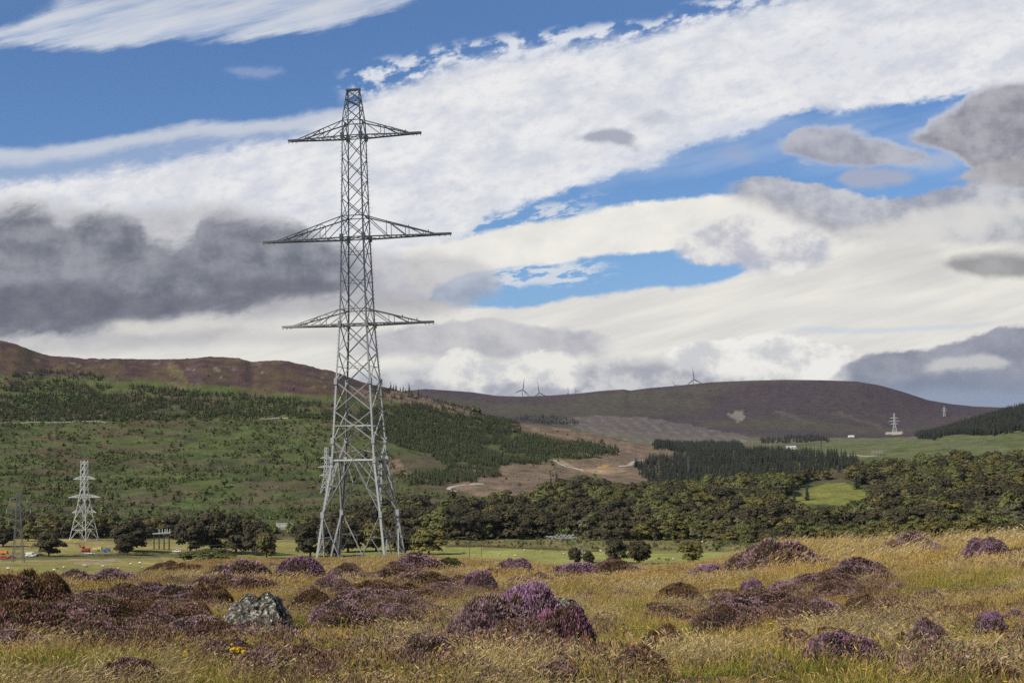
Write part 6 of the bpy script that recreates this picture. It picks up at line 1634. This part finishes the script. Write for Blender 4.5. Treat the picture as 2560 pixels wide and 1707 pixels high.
for k in range(3): NEAR.append(tuft('straw_tuft', 600 + k, [(blades, dict(n=44, h0=.07, h1=.20, spread=.22, w=.0055, lean=.12, col0=GOLD0, col1=GOLD1)), (heads, dict(n=13, h0=.15, h1=.28, spread=.22, w=.0028, lean=.22, cst=GOLD1, chd=HEAD, hl=.042, hw=.0034))]))
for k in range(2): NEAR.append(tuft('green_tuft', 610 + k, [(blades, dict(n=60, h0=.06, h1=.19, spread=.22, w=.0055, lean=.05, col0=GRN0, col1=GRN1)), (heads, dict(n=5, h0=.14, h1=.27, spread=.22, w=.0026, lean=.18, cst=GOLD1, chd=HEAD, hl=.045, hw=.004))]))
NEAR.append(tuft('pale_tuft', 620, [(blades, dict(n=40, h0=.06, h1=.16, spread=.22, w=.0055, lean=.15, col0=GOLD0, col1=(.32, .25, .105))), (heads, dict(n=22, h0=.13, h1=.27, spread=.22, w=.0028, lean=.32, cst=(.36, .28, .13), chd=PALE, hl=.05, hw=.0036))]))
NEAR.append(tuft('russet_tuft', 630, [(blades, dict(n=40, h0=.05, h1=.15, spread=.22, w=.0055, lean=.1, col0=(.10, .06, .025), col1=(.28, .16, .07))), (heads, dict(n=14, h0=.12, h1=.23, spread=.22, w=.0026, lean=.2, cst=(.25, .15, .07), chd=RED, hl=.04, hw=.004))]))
FARM = []
for k in range(2): FARM.append(tuft('far_straw_tuft', 640 + k, [(blades, dict(n=54, h0=.10, h1=.26, spread=.45, w=.014, lean=.15, col0=GOLD0, col1=GOLD1, segs=1)), (heads, dict(n=16, h0=.18, h1=.34, spread=.45, w=.006, lean=.22, cst=GOLD1, chd=HEAD, hl=.06, hw=.007))]))
FARM.append(tuft('far_green_tuft', 650, [(blades, dict(n=60, h0=.08, h1=.24, spread=.45, w=.014, lean=.08, col0=GRN0, col1=GRN1, segs=1)), (heads, dict(n=6, h0=.18, h1=.32, spread=.45, w=.006, lean=.2, cst=GOLD1, chd=HEAD, hl=.06, hw=.007))]))
FARM.append(tuft('far_pale_tuft', 660, [(blades, dict(n=44, h0=.08, h1=.22, spread=.45, w=.013, lean=.15, col0=GOLD0, col1=(.33, .26, .11), segs=1)), (heads, dict(n=28, h0=.16, h1=.32, spread=.45, w=.006, lean=.3, cst=(.36, .28, .13), chd=PALE, hl=.07, hw=.007))]))
def grass_kind(x, y, px, py):
    a = fbm(x / 3.1, y / 4.2, 3, 201); b_ = fbm(x / 1.1, y / 1.4, 3, 203); big = fbm(x / 9, y / 12, 3, 205)
    g = a * .6 + big * .4 + np.where(px > 1500, .055, 0) - np.where(py < 1420, .05, 0)
    k = np.where(g > .47, 1, 0)                       # 1 green, 0 straw
    k = np.where(b_ > .635, 2, k)                      # pale seed-head drifts
    k = np.where((b_ < .36) & (g < .52), 3, k)        # russet
    k = np.where((py > 1650) & (b_ > .55), 2, k)
    mixr = rng.uniform(0, 1, len(x)); k = np.where((mixr < .22) & (k == 0), 1, k); k = np.where((mixr > .82) & (k == 1), 0, k)
    return k
n = 34000; x, y, r = scatter_polar(n, 6.5, 42, .50, 1.5); x, y = clear_of(x, y); ok_ = (fbm(x / .8, y / .8, 3, 221) > .42) | (rng.uniform(0, 1, len(x)) < .35); x, y = x[ok_], y[ok_]; n = len(x); r = np.hypot(x, y); z = H(x, y); px, py = proj(x, y, z)
gk = grass_kind(x, y, px, py)
pk = np.where(gk == 0, rng.integers(0, 3, n), np.where(gk == 1, rng.integers(3, 5, n), np.where(gk == 2, 5, 6)))
sx = rng.uniform(.8, 1.25, n); sz = sx * rng.uniform(.7, 1.2, n) * (.35 + 1.1 * fbm(x / 1.6, y / 1.6, 3, 207)) * (.64 + .3 * sstep(14, 34, r))
R_ = rotz(n, .10); R_[:, 2] = rng.normal(0, 1.3, n)
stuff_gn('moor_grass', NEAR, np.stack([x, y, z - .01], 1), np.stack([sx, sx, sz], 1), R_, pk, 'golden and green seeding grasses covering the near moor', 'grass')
n = 54000; x, y, r = scatter_polar(n, 36, 175, .50, 1.35); x, y = clear_of(x, y); n = len(x); r = np.hypot(x, y); z = H(x, y); px, py = proj(x, y, z)
gk = grass_kind(x, y, px, py); gk = np.where((gk == 1) & (py < 1425) & (px < 1700), np.where(rng.uniform(0, 1, n) < .6, 1, 0), gk); gk[gk == 3] = 0
pk = np.where(gk == 0, rng.integers(0, 2, n), np.where(gk == 1, 2, 3))
sx = rng.uniform(.8, 1.4, n) * (1 + r / 260)
R_ = rotz(n, .04); R_[:, 2] = rng.normal(0, .8, n)
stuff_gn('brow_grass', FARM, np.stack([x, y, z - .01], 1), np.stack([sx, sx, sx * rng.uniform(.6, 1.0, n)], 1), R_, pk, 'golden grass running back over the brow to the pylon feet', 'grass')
# tall loose seed heads that stand against the trees on the right brow
TALL = tuft('tall_tuft', 670, [(blades, dict(n=10, h0=.2, h1=.4, spread=.3, w=.012, lean=.25, col0=GOLD0, col1=GOLD1)), (heads, dict(n=12, h0=.35, h1=.70, spread=.4, w=.007, lean=.35, cst=GOLD1, chd=PALE, hl=.14, hw=.013))])
n = 900; x, y, r = scatter_polar(n, 45, 105, .36); q = rng.normal(0, 1, n)
ph_, _t = phi_t(np.array([1850, 2560.]), np.array([1350, 1350.])); p_ = rng.uniform(ph_[0], ph_[1] + .02, n); x = r * np.sin(p_); y = r * np.cos(p_); z = H(x, y)
sel = fbm(x / 5, y / 8, 3, 211) > .50; R_ = rotz(n, .05); R_[:, 2] = rng.normal(0, .5, n); s = rng.uniform(.8, 1.25, n)
stuff_gn('tall_grass', [TALL, TALL], np.stack([x, y, z], 1)[sel], np.stack([s, s, s], 1)[sel], R_[sel], np.zeros(n, int)[sel], 'tall pale seed heads leaning on the right brow', 'grass')

# sprigs of heather sown thinly through the grass
SPR = [heather_mesh('heather_sprig_form', 900 + k, *TONE[t_][:3], 1, TONE[t_][3], n=420)[0] for k, t_ in enumerate(('mauve', 'dull', 'brown'))]
n = 14000; x, y, r = scatter_polar(n, 9, 140, .50, 1.5); z = H(x, y); px, py = proj(x, y, z)
cl = fbm(x / 3.3, y / 4.5, 3, 301) + np.where((px < 600) & (py < 1620), .075, 0) + np.where((px > 850) & (px < 1200) & (py < 1560), .07, 0) - np.where((px > 1100) & (px < 1700) & (py < 1620), .05, 0)
sel = cl - np.where(py > 1600, .035, 0) - np.where((px > 560) & (px < 860) & (py > 1585), .02, 0) > .530; m = int(sel.sum()); s = rng.uniform(.16, .42, m) * (1 + r[sel] / 160); hz_ = rng.uniform(.16, .34, m) * (1 + r[sel] / 300)
stuff_gn('heather_scatter', SPR, np.stack([x, y, z - .02], 1)[sel], np.stack([s, s, hz_], 1), rotz(m, .05), rng.choice(3, m, p=[.4, .35, .25]), 'thin low heather mixed through the grass', 'heather')

# ------------------------------------------------------------------ stones
def lichen_mat():
    m = bpy.data.materials.new('lichened_rock'); m.use_nodes = True; N = m.node_tree.nodes; L = m.node_tree.links; b = N['Principled BSDF']; b.inputs['Roughness'].default_value = .95
    tc_ = N.new('ShaderNodeTexCoord')
    def nz(s, d=6, r_=.6, dist=0):
        n = N.new('ShaderNodeTexNoise'); n.inputs['Scale'].default_value = s; n.inputs['Detail'].default_value = d; n.inputs['Roughness'].default_value = r_; n.inputs['Distortion'].default_value = dist
        L.new(tc_.outputs['Object'], n.inputs[0]); return n.outputs[0]
    def rmp(v, a, b_):
        n = N.new('ShaderNodeMapRange'); n.inputs[1].default_value = a; n.inputs[2].default_value = b_; L.new(v, n.inputs[0]); return n.outputs[0]
    def mx(f, a, b_):
        n = N.new('ShaderNodeMix'); n.data_type = 'RGBA'; L.new(f, n.inputs[0])
        for k, v in ((6, a), (7, b_)):
            if isinstance(v, tuple): n.inputs[k].default_value = (*v, 1)
            else: L.new(v, n.inputs[k])
        return n.outputs[2]
    c = mx(rmp(nz(14), .4, .65), (.060, .050, .040), (.14, .122, .10))
    c = mx(rmp(nz(20, 5, .7), .50, .55), c, (.36, .34, .28))
    c = mx(rmp(nz(44, 4, .6, 1.0), .52, .58), c, (.028, .022, .018))
    c = mx(rmp(nz(18, 3, .5), .58, .64), c, (.055, .055, .018))
    v = N.new('ShaderNodeTexVoronoi'); v.inputs['Scale'].default_value = 12; L.new(tc_.outputs['Object'], v.inputs[0])
    lt = N.new('ShaderNodeMath'); lt.operation = 'LESS_THAN'; L.new(v.outputs['Distance'], lt.inputs[0]); lt.inputs[1].default_value = .27
    sp = N.new('ShaderNodeSeparateColor'); L.new(v.outputs['Color'], sp.inputs[0]); gt = N.new('ShaderNodeMath'); gt.operation = 'GREATER_THAN'; gt.inputs[1].default_value = .60; L.new(sp.outputs[0], gt.inputs[0])
    mu = N.new('ShaderNodeMath'); mu.operation = 'MULTIPLY'; L.new(lt.outputs[0], mu.inputs[0]); L.new(gt.outputs[0], mu.inputs[1])
    c = mx(mu.outputs[0], c, (.58, .52, .42))
    L.new(c, b.inputs['Base Color'])
    bp = N.new('ShaderNodeBump'); bp.inputs['Strength'].default_value = .9; bp.inputs['Distance'].default_value = .03; L.new(nz(16, 8, .7), bp.inputs['Height']); L.new(bp.outputs[0], b.inputs['Normal'])
    return m
LICH = lichen_mat()
def rock(name, px, pyb, wpx, hpx, outline, label, depth=.7, seed=1, rmax=60, cat='boulder', tilt=0.0):
    """outline: crest height fraction across the width, left to right"""
    P, r_ = hit(px, pyb, 7, rmax); w = size_at(r_, wpx); h = size_at(r_, hpx)
    bm = bmesh.new(); bmesh.ops.create_icosphere(bm, subdivisions=6, radius=1)
    ox = np.linspace(-1, 1, len(outline))
    for v in bm.verts:
        p = v.co; n_ = p.normalized()
        sq = 1.0 / max(abs(n_.x) ** 3.4 + abs(n_.y) ** 3.4 + abs(n_.z) ** 3.4, 1e-6) ** (1 / 3.4)
        x_, y_, z_ = n_.x * sq, n_.y * sq, n_.z * sq
        top = float(np.interp(x_, ox, outline))
        f = float(fbm(np.array([x_ * 2.2 + y_ * 1.3 + seed]), np.array([z_ * 2.2 - y_ * 1.7 + seed * 3]), 4, seed)[0]) - .5
        g = float(fbm(np.array([x_ * 7 + y_ * 5 + seed]), np.array([z_ * 7 - y_ * 6]), 3, seed + 5)[0]) - .5
        k_ = abs(float(fbm(np.array([x_ * 3.1 - y_ * 2 + seed]), np.array([z_ * 3.3 + y_ * 2.2]), 3, seed + 9)[0]) - .5)
        s = 1 + f * .24 + g * .17 - k_ * .5
        zz_ = z_ * (top if z_ > 0 else .5)
        v.co = (x_ * s * w / 2 * .98, (y_ * s * .5 * depth + (zz_ * .16 if y_ < 0 else 0)) * w, zz_ * s * h)
    me = bpy.data.meshes.new(name); bm.to_mesh(me); bm.free(); me.materials.append(LICH)
    o = link(name, me); o.location = (P[0], P[1] + w * .12, P[2] - .01); o.rotation_euler = (0, tilt, 0)
    return tag(o, label, cat)
rock('boulder', 636, 1594, 205, 108, [.22, .50, .80, .95, .86, .98, .93, .62, .22], 'big grey boulder blotched with pale lichen among the heather', .62, 3)
rock('boulder', 1412, 1562, 100, 66, [.80, .97, .95, .96, .90, .82], 'flat-topped pale stone at the right shoulder of the biggest heather mound', .8, 8, tilt=.06)
rock('stone', 2238, 1512, 52, 20, [.6, .8, .9, .8, .5], 'half-buried grey stone in the heather at the right', .8, 12, cat='stone')
rock('stone', 2190, 1508, 30, 9, [.6, .8, .9, .8, .5], 'sliver of grey stone left of the half-buried one', .8, 13, cat='stone')
rock('stone', 484, 1556, 26, 20, [.5, .9, 1.0, .8, .5], 'small pale stone left of the lichened boulder', .9, 15, cat='stone')

# ------------------------------------------------------------------ yellow ragwort and small flowers
YEL = mat('yellow_petals', (.78, .52, .010), .6, trans=.15); STM = mat('green_stem', (.13, .17, .04), .7)
def ragwort(px, pyt, wpx, stemh, label, seed, nfl=42):
    r = np.random.default_rng(seed); P, r_ = hit(px, pyt + stemh, 7, 60); w = size_at(r_, wpx); h = size_at(r_, stemh)
    e = empty('ragwort', (P[0], P[1], P[2] - .02), 0, label, 'flower')
    b = MB(); fl = MB(); cl_ = MB()
    for k in range(nfl):
        f = (k + .5) / nfl; x_ = (f - .5) * w; y_ = r.normal() * w * .16; z_ = h * (1.0 - .26 * max(0, f - .15) ** 1.3) + r.normal() * .012
        b.bar((x_ * .15, y_ * .2, h * .35), (x_ * .75, y_ * .8, z_ - .05), .006); b.bar((x_ * .75, y_ * .8, z_ - .05), (x_, y_, z_), .004)
        R_ = .017
        for q in range(9):
            a = 2 * PI * q / 9; c_, s_ = math.cos(a), math.sin(a); c2, s2 = math.cos(a + .3), math.sin(a + .3); c3, s3 = math.cos(a - .3), math.sin(a - .3)
            fl.add([(x_, y_, z_), (x_ + c3 * R_ * .8, y_ + s3 * R_ * .8, z_ + .004), (x_ + c_ * R_ * 1.2, y_ + s_ * R_ * 1.2, z_ - .002), (x_ + c2 * R_ * .8, y_ + s2 * R_ * .8, z_ + .004)], [(0, 1, 2, 3)])
        cl_.cyl((x_, y_, z_ - .008), (x_, y_, z_ + .010), .009, .006, 7)
    for k in range(5): b.bar((r.normal() * .02, r.normal() * .02, 0), (r.normal() * .01, r.normal() * .01, h * .4), .010)
    for k in range(26):
        z_ = r.uniform(.08, .8) * h; a = r.uniform(0, 2 * PI); L_ = r.uniform(.04, .09)
        b.add([(0, 0, z_), (math.cos(a) * L_ * .5 - .012, math.sin(a) * L_ * .5, z_ + .02), (math.cos(a) * L_, math.sin(a) * L_, z_ + .01), (math.cos(a) * L_ * .5 + .012, math.sin(a) * L_ * .5 + .008, z_ + .015)], [(0, 1, 2, 3)])
    b.build('stem', STM, e); fl.build('petals', YEL, e); cl_.build('flower_centre', YEL, e)
ragwort(597, 1617, 36, 46, 'larger yellow ragwort head in the grass below the boulder', 3, 64)
ragwort(467, 1629, 14, 40, 'smaller yellow ragwort left of the larger one', 5, 16)
ragwort(1535, 1446, 30, 14, 'faint yellow ragwort patch below the dull rounded mound', 7, 26)
TINY = MB(); 
for q in range(8):
    a = 2 * PI * q / 8; TINY.add([(0, 0, .3), (math.cos(a - .4) * .006, math.sin(a - .4) * .006, .302), (math.cos(a) * .010, math.sin(a) * .010, .30), (math.cos(a + .4) * .006, math.sin(a + .4) * .006, .302)], [(0, 1, 2, 3)])
TINY.bar((0, 0, 0), (0, 0, .3), .003, mi=1)
TM = TINY.mesh('tormentil_form', [YEL, STM])
n = 420; x, y, r = scatter_polar(n, 8, 45, .37, 1.6); sel = (x > -.5) | (rng.uniform(0, 1, n) < .4); x, y = x[sel], y[sel]; n = len(x); s = rng.uniform(.7, 1.1, n)
stuff_gn('tiny_flowers', [TM, TM], np.stack([x, y, H(x, y)], 1), np.stack([s * 1.6, s * 1.6, s], 1), rotz(n, .1), np.zeros(n, int), 'tiny yellow flowers dotted through the grass', 'flowers')
# ------------------------------------------------------------------ air
def haze(density=1.4e-5):
    m = bpy.data.materials.new('haze'); m.use_nodes = True; N = m.node_tree.nodes; L = m.node_tree.links
    N.remove(N['Principled BSDF']); v = N.new('ShaderNodeVolumePrincipled')
    v.inputs['Color'].default_value = (.86, .90, 1.0, 1); v.inputs['Density'].default_value = density; v.inputs['Anisotropy'].default_value = .2
    L.new(v.outputs[0], N['Material Output'].inputs['Volume'])
    lo = float(ZG.min()) - 1; hi = float(max(ZG.max(), 420)) + 60
    b = MB(); b.box((-14500, -14500, lo), (14500, 14500, hi)); o = b.build('haze', m); tag(o, 'pale blue air softening the far hills', kind='stuff')
haze()
# unseen cumulus added behind the viewer, shaped so its shadow covers the upper pylon
def puff():
    hcut = hgt_at(835) + PB[2]; Zc = 760.0
    a = np.array([sdir.x, sdir.y]) / math.hypot(sdir.x, sdir.y); k = math.hypot(sdir.x, sdir.y) / sdir.z
    edge = np.array([PB[0], PB[1]]) + a * (Zc - hcut) * k            # where the grazing ray crosses the cloud's height
    L_, Wd_ = 210.0, 95.0
    c = edge - a * L_ * .5
    bm = bmesh.new(); bmesh.ops.create_icosphere(bm, subdivisions=6, radius=1)
    px_ = np.array([-a[1], a[0]])
    for v in bm.verts:
        p = v.co.copy()
        n_ = float(fbm(np.array([p.x * 3 + p.z * 2.1 + 5]), np.array([p.y * 3 - p.z * 1.7 + 9]), 4, 77)[0]) - .5
        q = 1 + n_ * (.55 if p.z > -.2 else .2)
        u = max(-1, min(1, p.x)) ; u = math.copysign(abs(u) ** .6, u); w_ = math.copysign(abs(p.y) ** .7, p.y)
        xy = c + a * (u * L_ * .5) + px_ * (w_ * Wd_ * .5 * q)
        v.co = (xy[0], xy[1], Zc + (p.z * q * 42 if p.z > 0 else p.z * 10))
    me = bpy.data.meshes.new('cloud'); bm.to_mesh(me); bm.free()
    m = bpy.data.materials.new('shade_cloud_vapour'); m.use_nodes = True; N = m.node_tree.nodes; L = m.node_tree.links; N.remove(N['Principled BSDF'])
    d = N.new('ShaderNodeBsdfDiffuse'); d.inputs[0].default_value = (.85, .86, .88, 1); t = N.new('ShaderNodeBsdfTranslucent'); t.inputs[0].default_value = (.6, .6, .62, 1)
    ms = N.new('ShaderNodeMixShader'); ms.inputs[0].default_value = .4; L.new(d.outputs[0], ms.inputs[1]); L.new(t.outputs[0], ms.inputs[2]); L.new(ms.outputs[0], N['Material Output'].inputs[0])
    me.materials.append(m); me.polygons.foreach_set('use_smooth', np.ones(len(me.polygons), bool))
    tag(link('cloud', me), 'unseen small cumulus added high behind the viewer to shade the top of the pylon', kind='structure')
puff()
